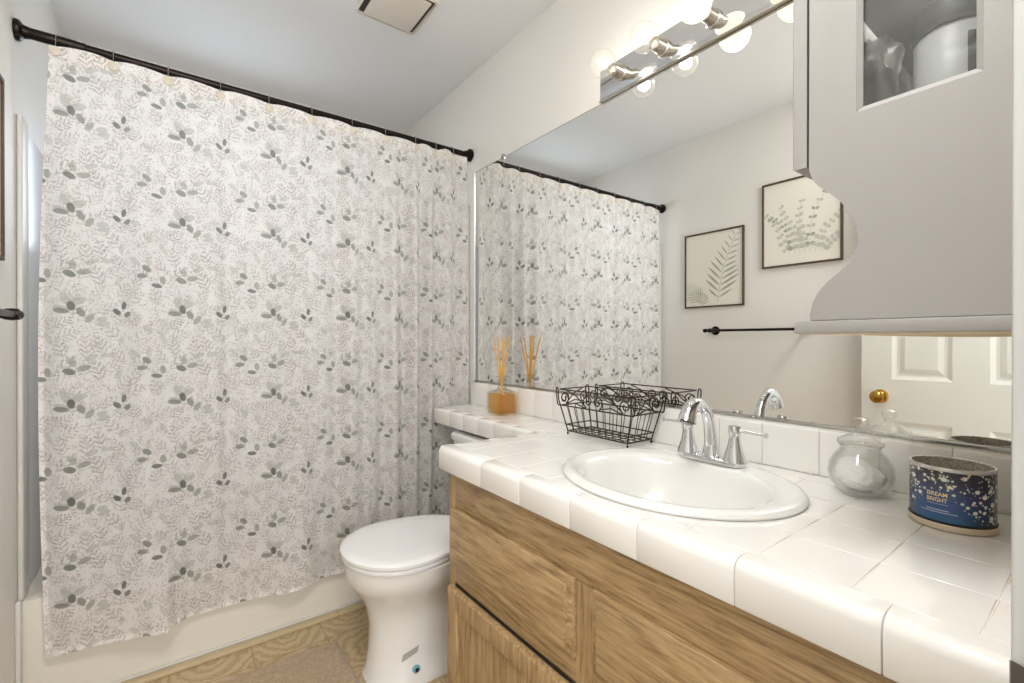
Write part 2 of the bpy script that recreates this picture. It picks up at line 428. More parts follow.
def prism(bm, outline, axis, a0, a1, bev=0):
    """extrude a 2D outline along an axis; outline gives the two other coordinates in order"""
    def P(u, v, a): return {'x': (a, u, v), 'y': (u, a, v), 'z': (u, v, a)}[axis]
    A = [bm.verts.new(P(u, v, a0)) for u, v in outline]; B = [bm.verts.new(P(u, v, a1)) for u, v in outline]
    n = len(A); f0 = bm.faces.new(A); f1 = bm.faces.new(B[::-1])
    for i in range(n): bm.faces.new((A[i], B[i], B[(i+1) % n], A[(i+1) % n]))
    if bev:
        bmesh.ops.bevel(bm, geom=list(f0.edges)+list(f1.edges), offset=bev, segments=2, profile=.5, affect='EDGES')
def sphere(bm, c, r, sc=(1, 1, 1), u=20, v=12):
    bmesh.ops.create_uvsphere(bm, u_segments=u, v_segments=v, radius=r, matrix=Matrix.Translation(c) @ Matrix.Diagonal((*sc, 1)))
def fix(bm): bmesh.ops.recalc_face_normals(bm, faces=bm.faces); return bm
def boolcut(bm, cutter_bm):
    ma = bpy.data.meshes.new('a'); bm.to_mesh(ma); bm.free(); oa = bpy.data.objects.new('a', ma); COL.objects.link(oa)
    mb = bpy.data.meshes.new('b'); cutter_bm.to_mesh(mb); ob = bpy.data.objects.new('b', mb); COL.objects.link(ob)
    md = oa.modifiers.new('c', 'BOOLEAN'); md.operation = 'DIFFERENCE'; md.object = ob; md.solver = 'EXACT'
    dg = bpy.context.evaluated_depsgraph_get(); me = bpy.data.meshes.new_from_object(oa.evaluated_get(dg))
    r = bmesh.new(); r.from_mesh(me)
    for o in (oa, ob): bpy.data.objects.remove(o)
    return r

# ================================================================ SETTING
WT = .12
bm = new(); box(bm, L-WT, M+.006+WT, YE-WT, YB+WT, -.1, 0); struct('floor', bm, 'floor', smooth=False)
bm = new(); box(bm, L-WT, M+.006+WT, YE-WT, YB+WT, CEIL, CEIL+.1); struct('ceiling', bm, 'ceiling', smooth=False)
bm = new(); box(bm, L-WT, L, YE-WT, YB+WT, 0, CEIL); struct('wall_left', bm, 'wall', smooth=False)
bm = new(); box(bm, M+.006, M+.006+WT, YE-WT, YB+WT, 0, CEIL); struct('wall_right', bm, 'wall', smooth=False)
# back wall with the window opening above the tub
WX0, WX1, WZ0, WZ1 = -.13, .50, 1.50, 2.08
bm = new()
box(bm, L, WX0, YB, YB+WT, 0, CEIL); box(bm, WX1, M+.006, YB, YB+WT, 0, CEIL)
box(bm, WX0, WX1, YB, YB+WT, 0, WZ0); box(bm, WX0, WX1, YB, YB+WT, WZ1, CEIL)
struct('wall_back', bm, 'wall', smooth=False)
w = bpy.data.objects.new('window_1', None); COL.objects.link(w); w.location = (.185, YB+.06, WZ0); w['kind'] = 'structure'; ORG[w.name] = Vector(w.location)
bm = new()
for a in ((WX0, WX1, WZ0, WZ0+.04), (WX0, WX1, WZ1-.04, WZ1), (WX0, WX0+.04, WZ0+.04, WZ1-.04), (WX1-.04, WX1, WZ0+.04, WZ1-.04), (.170, .200, WZ0+.04, WZ1-.04)):
    box(bm, a[0], a[1], YB+.04, YB+.08, a[2], a[3])
obj('window_frame', bm, 'trimwhite', w, smooth=False)
bm = new(); box(bm, WX0+.04, .170, YB+.058, YB+.062, WZ0+.04, WZ1-.04); box(bm, .200, WX1-.04, YB+.058, YB+.062, WZ0+.04, WZ1-.04); obj('window_pane', bm, 'winpane', w, smooth=False)
# entry wall with the doorway the camera looks through
JX0, JX1, JZ = -.275, .47, 2.03
bm = new(); box(bm, L, JX0-.02, YE-WT, YE, 0, CEIL); box(bm, JX1+.02, M+.006, YE-WT, YE, 0, CEIL); box(bm, JX0-.02, JX1+.02, YE-WT, YE, JZ+.02, CEIL)
struct('wall_entry', bm, 'wall', smooth=False)
bm = new(); box(bm, JX1, JX1+.02, YE-WT, YE+.001, 0, JZ+.02, .001); box(bm, JX0-.02, JX0, YE-WT, YE+.001, 0, JZ+.02, .001); box(bm, JX0, JX1, YE-WT, YE+.001, JZ, JZ+.02, .001)
struct('trim_1', bm, 'jamb')                                   # door jamb
bm = new(); box(bm, JX1+.004, JX1+.066, YE, YE+.0125, 0, JZ+.06, .003)
struct('trim_2', bm, 'jamb')                                   # right casing
bm = new(); box(bm, JX0+.01, JX1+.004, YE, YE+.0125, JZ+.004, JZ+.06, .003)
struct('trim_3', bm, 'jamb')                                   # head casing
# strike plate with a curled lip on the jamb
bm = new(); box(bm, JX1-.0022, JX1, YE-.03, YE-.002, .825, .886, .0008)
lip = [(JX1-.0022, YE-.004), (JX1+.0016, YE+.006), (JX1+.0036, YE+.0112), (JX1+.0052, YE+.0126), (JX1+.0052, YE+.0131), (JX1+.0026, YE+.0122), (JX1+.0002, YE+.0064), (JX1-.0034, YE-.003)]
prism(bm, lip, 'z', .836, .876, .0006); fix(bm)
tag(obj('strike_plate', bm, 'steelgrey'), 'dark grey metal strike plate on the door jamb at the right edge', 'strike plate')
# open panelled door lying back along the left wall
def panelled_door():
    X1 = JX0; X0 = JX0-.035; y0, y1, z0, z1 = YE+.012, .772, .012, 2.02
    rows = [(.20, .74), (.926, 1.52), (1.62, 1.90)]; cols = [(.145, .347), (.457, .659)]
    bm = new(); box(bm, X0, X1-.006, y0, y1, z0, z1)
    ys = [y0, cols[0][0], cols[0][1], cols[1][0], cols[1][1], y1]; zs = [z0, rows[0][0], rows[0][1], rows[1][0], rows[1][1], rows[2][0], rows[2][1], z1]
    for i in range(0, 5, 2): box(bm, X1-.007, X1, ys[i], ys[i+1], z0, z1)
    for j in range(0, 7, 2):
        for (a, b) in cols: box(bm, X1-.007, X1, a, b, zs[j], zs[j+1])
    for (a, b) in cols:
        for (c, d) in rows:
            # sloped surround falling in, raised field rising again
            def rr(i, x): return [(x, a+i, c+i), (x, b-i, c+i), (x, b-i, d-i), (x, a+i, d-i)]
            loft(bm, [rr(0, X1), rr(.018, X1-.0065), rr(.024, X1-.0065), rr(.046, X1-.001)], False, True)
    d = struct('door_1', fix(bm), 'door', smooth=False)
    bm = new()
    lathe(bm, .70, .846, [(.031, X1), (.031, X1+.003), (.024, X1+.008), (.012, X1+.012), (.010, X1+.028), (.017, X1+.034), (.0255, X1+.044), (.028, X1+.053), (.025, X1+.062), (.014, X1+.067), (0, X1+.068)], 28, 'x')
    k = obj('door_knob', fix(bm), 'brass', d); k['label'] = 'round brass knob'
    bm = new(); box(bm, X0+.006, X1-.006, y1, y1+.0012, .815, .875); o = obj('latch_plate', bm, 'brass', d)
    for z in (.25, 1.0, 1.8):
        bm = new(); lathe(bm, X1+.003, YE+.014, [(.005, z-.045), (.005, z+.045)], 10); obj('hinge', fix(bm), 'brass', d)
panelled_door()

# ---------------------------------------------------------------- tub alcove
def rrect(x0, x1, y0, y1, r, z, k=6):
    out = []
    for cx, cy, a0 in ((x1-r, y1-r, 0), (x0+r, y1-r, 90), (x0+r, y0+r, 180), (x1-r, y0+r, 270)):
        for i in range(k+1):
            a = math.radians(a0+90*i/k); out.append((cx+r*math.cos(a), cy+r*math.sin(a), z))
    return out
TY = 1.93; TZ = .342
bm = new()
x0, x1, y0, y1 = L+.003, M+.003, TY, YB-.004
loft(bm, [rrect(x0, x1, y0, y1, .004, .0), rrect(x0, x1, y0, y1, .004, TZ-.012), rrect(x0+.002, x1-.002, y0+.004, y1-.002, .004, TZ-.003), rrect(x0+.004, x1-.004, y0+.012, y1-.004, .004, TZ),
          rrect(x0+.07, x1-.10, y0+.075, y1-.06, .10, TZ), rrect(x0+.078, x1-.108, y0+.083, y1-.068, .10, TZ-.01),
          rrect(x0+.11, x1-.18, y0+.11, y1-.10, .12, .12), rrect(x0+.16, x1-.24, y0+.15, y1-.14, .10, .075)], True, True)
t = thing('bathtub', 'cream white built-in bathtub behind the floral curtain', 'bathtub', (.41, 2.31, 0))
obj('tub_body', fix(bm), 'tub', t)
bm = new(); lathe(bm, M-.30, 2.31, [(.03, .0755), (.03, .078), (0, .0785)], 20); o = obj('drain', fix(bm), 'chrome', t)
bm = new(); box(bm, L+.002, .55, TY-.036, TY-.001, 0, .014, .004); box(bm, .5505, M, TY-.036, TY-.001, 0, .014, .004)
struct('trim_4', bm, 'tan')
bm = new(); box(bm, L+.002, M, TY-.008, TY-.0005, .014, .024, .002); struct('trim_5', bm, 'trimwhite')
# moulded shower surround with raised vertical edges
t = thing('shower_surround', 'white moulded shower wall surround rising from the bathtub rim', 'shower surround', (.41, 2.31, TZ))
for nm, a in (('side_panel', (L+.0005, L+.006, 2.0, YB-.004)), ('side_panel', (M, M+.005, 2.0, YB-.004))):
    bm = new(); box(bm, a[0], a[1], a[2], a[3], TZ, 1.74, .001); obj(nm, bm, 'surround', t)
bm = new(); box(bm, L+.006, WX0-.02, YB-.012, YB-.004, TZ, 1.74, .001); box(bm, WX1+.02, M, YB-.012, YB-.004, TZ, 1.74, .001); box(bm, WX0-.02, WX1+.02, YB-.012, YB-.004, TZ, WZ0-.02, .001); obj('back_panel', bm, 'surround', t)
bm = new(); box(bm, L+.0005, L+.014, TY-.005, TY+.075, TZ+.001, 1.755, .006, 3); obj('edge_strip', bm, 'trimwhite', t)
bm = new(); box(bm, M-.010, M+.005, TY-.005, TY+.075, TZ+.001, 1.755, .005, 3); obj('edge_strip', bm, 'trimwhite', t)
bm = new(); box(bm, L, L+.012, TY-.028, TY-.0055, .014, TZ+.01, .004, 3); struct('trim_6', bm, 'trimwhite')
# shower head and tub spout on the plumbing wall, behind the curtain
t = thing('shower_fixture', 'chrome shower head above the tub behind the curtain', 'shower', (M, 2.3, 1.95))
bm = new(); tube(bm, smoothpath([(M+.004, 2.3, 1.95), (M-.06, 2.3, 1.955), (M-.12, 2.3, 1.92)], 6), .009, 10); obj('arm', fix(bm), 'chrome', t)
bm = new(); tube(bm, [(M-.12, 2.3, 1.92), (M-.135, 2.3, 1.905), (M-.17, 2.3, 1.87), (M-.175, 2.3, 1.865)], [.012, .014, .035, .034], 20); obj('rose', fix(bm), 'chrome', t)
bm = new(); lathe(bm, 2.3, 1.95, [(.03, M+.004), (.028, M-.006), (.010, M-.010)], 20, 'x'); obj('flange', fix(bm), 'chrome', t)

# ================================================================ SHOWER ROD, CURTAIN, RINGS
RY, RZ = 1.917, 1.990
t = thing('shower_rod', 'dark bronze tension rod holding the floral shower curtain', 'curtain rod', (.41, RY, RZ))
bm = new(); lathe(bm, RY, RZ, [(.0125, L+.11), (.0125, M-.01)], 20, 'x'); obj('rod', fix(bm), 'bronze', t)
bm = new(); lathe(bm, RY, RZ, [(.0155, L+.02), (.0158, L+.025), (.0158, L+.128), (.0145, L+.132), (.0145, L+.150), (.0127, L+.152)], 20, 'x'); obj('sleeve', fix(bm), 'bronze', t)
bm = new(); lathe(bm, RY, RZ, [(.029, L+.0005), (.030, L+.004), (.028, L+.012), (.019, L+.018), (.016, L+.03)], 24, 'x'); obj('end_flange', fix(bm), 'bronze', t)
bm = new(); lathe(bm, RY, RZ, [(.029, M+.0045), (.030, M), (.028, M-.010), (.019, M-.016), (.016, M-.03), (.0125, M-.032)], 24, 'x'); obj('end_flange', fix(bm), 'bronze', t)

RX = [-.259, -.130, .007, .153, .304, .453, .607, .747, .885, .985, 1.075]
HEM = [(-.30, 1.905), (-.235, 1.897), (-.166, 1.893), (-.084, 1.872), (-.003, 1.845), (.031, 1.885), (.065, 1.905), (.137, 1.906), (.244, 1.903), (.281, 1.895), (.366, 1.864), (.42, 1.872),
       (.483, 1.906), (.574, 1.903), (.65, 1.885), (.72, 1.905), (.80, 1.88), (.86, 1.903), (.93, 1.872), (.955, 1.90), (.975, 1.915), (1.02, 1.915), (1.05, 1.9), (1.08, 1.916), (1.14, 1.912)]
def interp(tab, x):
    if x <= tab[0][0]: return tab[0][1]
    for (a, b), (c, d) in zip(tab, tab[1:]):
        if x <= c:
            s = (x-a)/(c-a); s = s*s*(3-2*s); return b+(d-b)*s
    return tab[-1][1]
def curtain_point(s, h):
    """s 0..1 along, h 0 hem .. 1 top"""
    le = -.284 - .014*math.sin(PI*min(1, h*1.1)) + .012*h**6
    re = 1.158 - .02*h
    x = le+(re-le)*s
    zt = 1.962
    ph = 0
    for i in range(len(RX)-1):
        if RX[i] <= x <= RX[i+1]: ph = math.sin(PI*(x-RX[i])/(RX[i+1]-RX[i]))
    z = .168 + (zt + .012*ph - .168)*h
    yh = interp(HEM, x)
    sp = 1+1.1*max(0, (x-.62))                              # pleats tighten to the right
    yt = RY-.018 - .007*math.sin(2*PI*x/.145+.8) - .009*ph
    ym = 1.889 + .013*math.sin(2*PI*(x*sp)/.17+.6) + .007*math.sin(2*PI*x/.093+1.9+.6*h) + (.019*math.sin(2*PI*(x-.6)/.095)*min(1, (x-.6)/.1) if x > .6 else 0)
    lo = max(0, min(1, (1-h)*1.25))
    y = ym*(1-abs(2*h-1)**3) + (yt if h > .5 else yh)*abs(2*h-1)**3
    y = y*.8 + (yt*(1-lo)+yh*lo)*.2
    # crease where the right part drops back behind the shelf
    k = 1/(1+math.exp(-(x-.957)/.006)) * (1-h**4)
    y = y*(1-k) + k*(1.905+.010*math.sin(2*PI*(x-.957)/.11))
    y = min(y, 1.921)
    if x > 1.09: y += (1.884-y)*min(1, (x-1.09)/.035)*max(0, min(1, (z-.81)/.12))
    y += .0015*mnoise.noise(Vector((x*9, z*5, 0)))
    return Vector((x, y, z))
def make_curtain():
    NX, NZ = 460, 150
    me = bpy.data.meshes.new('shower_curtain')
    bm = new(); uvl = bm.loops.layers.uv.new('UVMap'); bl = bm.loops.layers.uv.new('Band')
    V = []
    for j in range(NZ+1):
        h = j/NZ
        V.append([bm.verts.new(curtain_point(i/NX, h)) for i in range(NX+1)])
    for j in range(NZ):
        for i in range(NX):
            f = bm.faces.new((V[j][i], V[j][i+1], V[j+1][i+1], V[j+1][i]))
            for lp in f.loops:
                c = lp.vert.co; x = c.x; u = (x+.108)*1.075 + max(0, x-.6)*.25 + max(0, x-.85)*.3
                lp[uvl].uv = (u, c.z-1.172)
                lp[bl].uv = (1.0 if (c.z > 1.925 or c.z < .185 or i < 4) else 0.0, 0)
    o = obj('shower_curtain', bm, 'curtain')
    tag(o, 'white shower curtain printed with grey-green leaves hanging across the tub', 'shower curtain')
make_curtain()
def ring(x, first=None):
    p = curtain_point((x+.28)/1.41, .985)
    y = p.y-.004
    t = thing('curtain_ring', 'x', 'curtain ring', (x, RY, RZ), 'curtain rings along the dark rod')
    bm = new()
    pts = [(x, RY+.017*math.sin(a)*1.0, RZ-.002+.017*math.cos(a)) for a in [i*PI/8 for i in range(-4, 9)]]
    pts = [(x, y+.001, RZ-.036), (x, RY-.017, RZ-.018)] + [(x, RY-.0165*math.cos(a), RZ+.0165*math.sin(a)) for a in [i*PI/8 for i in range(0, 9)]] + [(x, RY+.012, RZ-.02), (x, RY+.004, RZ-.034)]
    tube(bm, pts, .0013, 6); obj('hook_wire', fix(bm), 'nickel', t)
    bm = new(); lathe(bm, x, RZ-.043, [(0, y-.0035), (.009, y-.003), (.0135, y-.001), (.014, y), (.0135, y+.001), (0, y+.0015)], 24, 'y'); obj('disc', fix(bm), 'disc', t)
    return t
nm = ['leftmost', 'second from left', 'third from left', 'fourth from left', 'fifth from left', 'middle one', 'fifth from right', 'fourth from right', 'third from right', 'second from right', 'rightmost']
for x, w in zip(RX, nm):
    t = ring(x); t['label'] = 'wire curtain hook with a round cream disc, %s on the dark rod' % w

# ================================================================ MIRROR
t = thing('mirror', 'large frameless wall mirror above the tiled backsplash', 'mirror', (M, .95, .912))
bm = new(); box(bm, M, M+.0055, YE+.002, 1.872, .914, 1.893); obj('mirror_glass', bm, 'mirror', t, smooth=False)
bm = new(); box(bm, M-.003, M+.0058, YE+.002, 1.873, .905, .9135, .0006); obj('bottom_channel', bm, 'alu', t)
bm = new(); box(bm, M-.002, M+.0058, 1.872, 1.8735, .905, 1.894); obj('edge_strip', bm, 'alu', t, smooth=False)
bm = new(); box(bm, M-.0012, M+.0058, 1.075, 1.8735, 1.893, 1.8945); obj('edge_strip', bm, 'alu', t, smooth=False)
for y in (1.64,):
    bm = new(); box(bm, M-.005, M+.0058, y-.009, y+.009, 1.885, 1.902, .001); lathe(bm, y, 1.905, [(.005, M+.0055), (.005, M-.004), (.003, M-.006)], 10, 'x'); obj('mirror_clip', bm, 'alu', t)

# ================================================================ VANITY LIGHT
BY = [.98, .825, .67, .515, .36, .205]; BZ = 1.95
t = thing('vanity_light', 'chrome bar light with round globe bulbs above the mirror', 'light fixture', (M, .59, 1.895))
bm = new(); box(bm, M-.010, M+.005, .113, 1.072, 1.8985, 2.0, .002); obj('back_plate', bm, 'chrome', t)
bm = new(); box(bm, M-.012, M+.005, .113, 1.075, 1.8948, 1.8982, .001); obj('bottom_rail', bm, 'nickel', t)
def globe(bm, y, x, r):
    prof = []
    for i in range(0, 15):
        a = PI*i/14*.86
        prof.append((r*math.sin(a), x - r*math.cos(a)))
    prof += [(.015, x+r+.002), (.0135, x+r+.012)]
    lathe(bm, y, BZ, prof, 28, 'x')
for i, y in enumerate(BY):
    bm = new(); lathe(bm, y, BZ, [(.024, M-.010), (.024, M-.017), (.0195, M-.020), (.0195, M-.052), (.0175, M-.054), (.0165, M-.044)], 24, 'x', True); obj('socket', fix(bm), 'nickel', t)
    R = .0405; cx = M-.098
    bm = new(); globe(bm, y, cx, R)
    if i < 2:
        b_ = obj('light_bulb', fix(bm), 'bulbglass', t); b_['label'] = 'clear glass globe bulb, lit'
        bm = new(); tube(bm, [(cx+.004, y-.010, BZ-.004), (cx-.006, y-.006, BZ+.004), (cx-.008, y, BZ-.003), (cx-.006, y+.006, BZ+.004), (cx+.004, y+.010, BZ-.004)], .0028, 8)
        obj('filament', fix(bm), 'filament', b_)
        d = bpy.data.lights.new('bulb_glow', 'POINT'); d.energy = BULB_W; d.shadow_soft_size = .018; d.color = (1, .95, .89)
        lo = bpy.data.objects.new('bulb_glow', d); COL.objects.link(lo); lo.location = (cx-.006, y, BZ)
    else:
        b_ = obj('light_bulb', fix(bm), 'frosted', t); b_['label'] = 'frosted white globe bulb, lit'
        d = bpy.data.lights.new('bulb_glow', 'POINT'); d.energy = BULB_W; d.shadow_soft_size = .042; d.color = (1, .95, .89)
        lo = bpy.data.objects.new('bulb_glow', d); COL.objects.link(lo); lo.location = (cx, y, BZ)

# ================================================================ CEILING VENT
t = thing('ceiling_vent', 'square cream exhaust fan cover on the ceiling', 'ceiling vent', (.69, 1.69, CEIL))
vx0, vx1, vy0, vy1 = .582, .832, 1.565, 1.806
bm = new()
loft(bm, [rrect(vx0, vx1, vy0, vy1, .014, CEIL), rrect(vx0+.002, vx1-.002, vy0+.002, vy1-.002, .014, CEIL-.010), rrect(vx0+.010, vx1-.010, vy0+.010, vy1-.010, .012, CEIL-.012),
          rrect(vx0+.013, vx1-.013, vy0+.013, vy1-.013, .010, CEIL-.003)], True, True)
obj('frame', fix(bm), 'ventw', t)
bm = new(); box(bm, vx0+.014, vx1-.014, vy0+.014, vy1-.014, CEIL-.0045, CEIL-.0032); obj('dark_gap', bm, 'ventdark', t)
bm = new(); box(bm, vx0+.030, vx1-.030, vy0+.018, vy1-.022, CEIL-.018, CEIL-.010, .003); obj('grille_plate', bm, 'ventw', t)

# ================================================================ COUNTERTOP, BACKSPLASH, SINK
CT = .800; CB = .735; XF = .624; CX1 = M-.012
SX, SY, SA, SB = .882, .603, .216, .256
def ell(a, b, n=64, cx=SX, cy=SY, z=0): return [(cx+a*math.cos(2*PI*i/n), cy+b*math.sin(2*PI*i/n), z) for i in range(n)]
def countertop():
    t = thing('countertop', 'white tiled countertop with rounded edge over the oak vanity and toilet', 'countertop', (.89, .6, CB))
    # grout bed
    bm = new()
    box(bm, XF+.0185, CX1, YE+.001, 1.173, CB+.001, CT-.0012)
    c = new(); loft(c, [ell(SA-.022, SB-.022, z=.6), ell(SA-.022, SB-.022, z=.9)]); fix(c)
    bm = boolcut(fix(bm), c)
    box(bm, .977, CX1, 1.173, 1.883, CB+.001, CT-.0012)
    obj('grout_bed', bm, 'grout', t, smooth=False)
    g = .0008
    bm = new()
    ys = [YE+.002, .165, .329, .494, .654, .813, .971, 1.189]
    # front bullnose edge tiles
    def vcap(x0, x1, za, zb, r, y0, y1):
        k = 8; o = [(x1, zb-.004), (x1, zb)]
        for i in range(k+1):
            a = PI/2+PI/2*i/k; o.append((x0+r+r*math.cos(a), zb-r+r*math.sin(a)))
        o += [(x0, za+.003), (x0+.002, za), (x0+.008, za), (x0+.008, zb-.03)]
        prism(bm, o, 'y', y0+g, y1-g, .0008)
    for a, b in zip(ys, ys[1:]): vcap(XF, .664, CB, CT, .017, a, b)
    # far end of the vanity counter: edge tiles facing the tub
    def vcapx(y1, x0, x1, r=.014):
        k = 8; o = [(y1-.045, CT-.004), (y1-.045, CT)]
        for i in range(k+1):
            a = PI/2-PI/2*i/k; o.append((y1-r+r*math.cos(a), CT-r+r*math.sin(a)))
        o += [(y1, CB+.003), (y1-.002, CB), (y1-.008, CB), (y1-.008, CT-.03)]
        prism(bm, o, 'x', x0+g, x1-g, .0008)
    for a, b in ((.664, .775), (.775, .885), (.885, .966)): vcapx(1.1895, a, b)
    # shelf front edge
    yy = [1.19, 1.30, 1.41, 1.52, 1.63, 1.74, 1.883]
    for a, b in zip(yy, yy[1:]): vcap(.963, 1.000, CB, CT, .012, a, b)
    # field tiles
    xs = [.666, .775, .885, .995, 1.105, CX1]
    fy = [YE+.002, .095, .206, .317, .428, .539, .650, .761, .872, .983, 1.094, 1.145]
    cut = new(); loft(cut, [ell(SA-.02, SB-.02, z=.6), ell(SA-.02, SB-.02, z=.9)]); fix(cut)
    fbm = new()
    for x0, x1 in zip(xs, xs[1:]):
        for y0, y1 in zip(fy, fy[1:]):
            tb = new(); box(tb, x0+g, x1-g, y0+g, y1-g, CT-.006, CT, .0009, 1)
            cx = [x0, x1, x0, x1]; cy = [y0, y0, y1, y1]
            ds = [((a-SX)/(SA-.02))**2+((b-SY)/(SB-.02))**2 for a, b in zip(cx, cy)]
            if max(ds) < 1: tb.free(); continue
            if min(ds) < 1.6: tb = boolcut(fix(tb), cut)
            me = bpy.data.meshes.new('t'); tb.to_mesh(me); tb.free(); fbm.from_mesh(me)
    for x0, x1 in ((1.001, 1.105), (1.105, CX1)):
        for y0, y1 in zip([1.145]+yy[1:-1], yy[1:]): box(fbm, x0+g, x1-g, y0+g, y1-g, CT-.006, CT, .0009, 1)
    me = bpy.data.meshes.new('t'); fbm.to_mesh(me); fbm.free(); bm.from_mesh(me)
    obj('tiles', fix(bm), 'tile', t)
countertop()
# backsplash
t = thing('backsplash', 'low row of white backsplash tiles along the foot of the mirror', 'backsplash', (M, .95, CT))
bm = new(); box(bm, CX1+.003, M+.0055, YE+.001, 1.885, CT-.001, .9035); obj('grout_bed', bm, 'grout', t, smooth=False)
bm = new(); yb = [YE+.002, .093, .202, .311, .420, .543, .652, .761, .870, .979, 1.088, 1.197, 1.306, 1.415, 1.524, 1.633, 1.742, 1.885]
for a, b in zip(yb, yb[1:]):
    k = 6; r = .010; o = [(M+.005, .9045)]
    for i in range(k+1):
        an = PI/2+PI/2*i/k; o.append((CX1+r+r*math.cos(an), .9045-r+r*math.sin(an)))
    o += [(CX1, CT+.0008), (M+.005, CT+.0008)]
    prism(bm, o, 'y', a+.0009, b-.0009, .0006)
obj('tiles', fix(bm), 'tile', t)

def sink():
    t = thing('sink', 'oval white drop-in sink set in the tiled counter', 'sink', (SX, SY, .66))
    n = 72; rings = []
    cxi = SX-.018   # basin sits toward the front, deck toward the wall
    def R(a, b, z, cx=SX): rings.append(ell(a, b, n, cx, SY, z))
    R(SA-.012, SB-.012, CT+.0006); R(SA, SB, CT+.0015); R(SA+.001, SB+.001, CT+.005); R(SA-.003, SB-.003, CT+.010); R(SA-.012, SB-.012, CT+.0135); R(SA-.022, SB-.022, CT+.0135)
    R(SA-.034, SB-.032, CT+.0115, SX-.007); R(SA-.046, SB-.044, CT+.0095, cxi); R(SA-.054, SB-.052, CT+.004, cxi); R(SA-.061, SB-.060, CT-.010, cxi); R(SA-.072, SB-.072, CT-.04, cxi)
    R(SA-.090, SB-.092, CT-.08, cxi); R(SA-.118, SB-.125, CT-.112, cxi); R(SA-.155, SB-.18, CT-.130, cxi); R(.024, .024, CT-.136, cxi)
    # outside of the bowl
    R(.03, .03, CT-.146, cxi); R(SA-.145, SB-.17, CT-.140, cxi); R(SA-.10, SB-.11, CT-.118, cxi); R(SA-.07, SB-.075, CT-.08, cxi); R(SA-.045, SB-.045, CT-.03, SX-.008); R(SA-.03, SB-.03, CT-.004, SX)
    bm = new(); loft(bm, rings, closed=True); obj('basin', fix(bm), 'sink', t)
    bm = new(); lathe(bm, cxi, SY, [(.012, CT-.150), (.022, CT-.137), (.021, CT-.1335), (.012, CT-.134), (0, CT-.1335)], 24); obj('drain', fix(bm), 'chrome', t)
sink()

def faucet():
    Y0 = .613; X0 = 1.052; Z0 = CT+.0125
    t = thing('faucet', 'chrome two-handle faucet with arched spout at the back of the sink', 'faucet', (X0, Y0, Z0))
    def pill(hw, hl, z, n=12):   # stadium outline
        out = []
        for i in range(n+1): a = -PI/2+PI*i/n - 0; out.append((X0+hw*math.sin(a)*1.0, Y0+hl+hw*math.cos(a), z))
        for i in range(n+1): a = PI/2+PI*i/n; out.append((X0+hw*math.sin(a), Y0-hl+hw*math.cos(a), z))
        return out
    bm = new(); loft(bm, [pill(.026, .057, Z0), pill(.0265, .057, Z0+.005), pill(.024, .056, Z0+.009), pill(.018, .053, Z0+.012)]); obj('base_plate', fix(bm), 'chrome', t)
    pts = smoothpath([(X0+.006, Y0, Z0+.008), (X0+.004, Y0, Z0+.04), (X0-.004, Y0, Z0+.085), (X0-.022, Y0, Z0+.122), (X0-.055, Y0, Z0+.141), (X0-.084, Y0, Z0+.130), (X0-.098, Y0, Z0+.102)], 6)
    rr = [.0235, .0165, .0135, .0128, .0138, .017, .0205]; rad = []
    for i in range(len(pts)):
        f = i/6; a = int(min(f, 5)); rad.append(rr[a]+(rr[min(a+1, 6)]-rr[a])*(f-a))
    bm = new(); tube(bm, pts, rad, 24); sp = obj('spout', fix(bm), 'chrome', t)
    d = (pts[-1]-pts[-2]).normalized()
    bm = new(); tube(bm, [pts[-1], pts[-1]+d*.004, pts[-1]+d*.0045], [.0155, .0150, .006], 20); obj('aerator', fix(bm), 'steelgrey', sp)
    for s in (-1, 1):
        y = Y0+s*.0595
        bm = new(); lathe(bm, X0, y, [(.0255, Z0+.003), (.0262, Z0+.008), (.0235, Z0+.018), (.0170, Z0+.038), (.0130, Z0+.058), (.0118, Z0+.067), (.0122, Z0+.069)], 28); h = obj('handle', fix(bm), 'chrome', t)
        bm = new(); lathe(bm, X0, y, [(.0125, Z0+.0695), (.0132, Z0+.071), (.0132, Z0+.088), (.0122, Z0+.090), (0, Z0+.0905)], 24)
        tube(bm, [(X0, y+s*.010, Z0+.081), (X0, y+s*.052, Z0+.0795), (X0, y+s*.068, Z0+.079), (X0, y+s*.0685, Z0+.079), (X0, y+s*.073, Z0+.079)], [.0042, .0036, .0040, .0058, .0056], 12)
        obj('lever', fix(bm), 'chrome', h)
faucet()

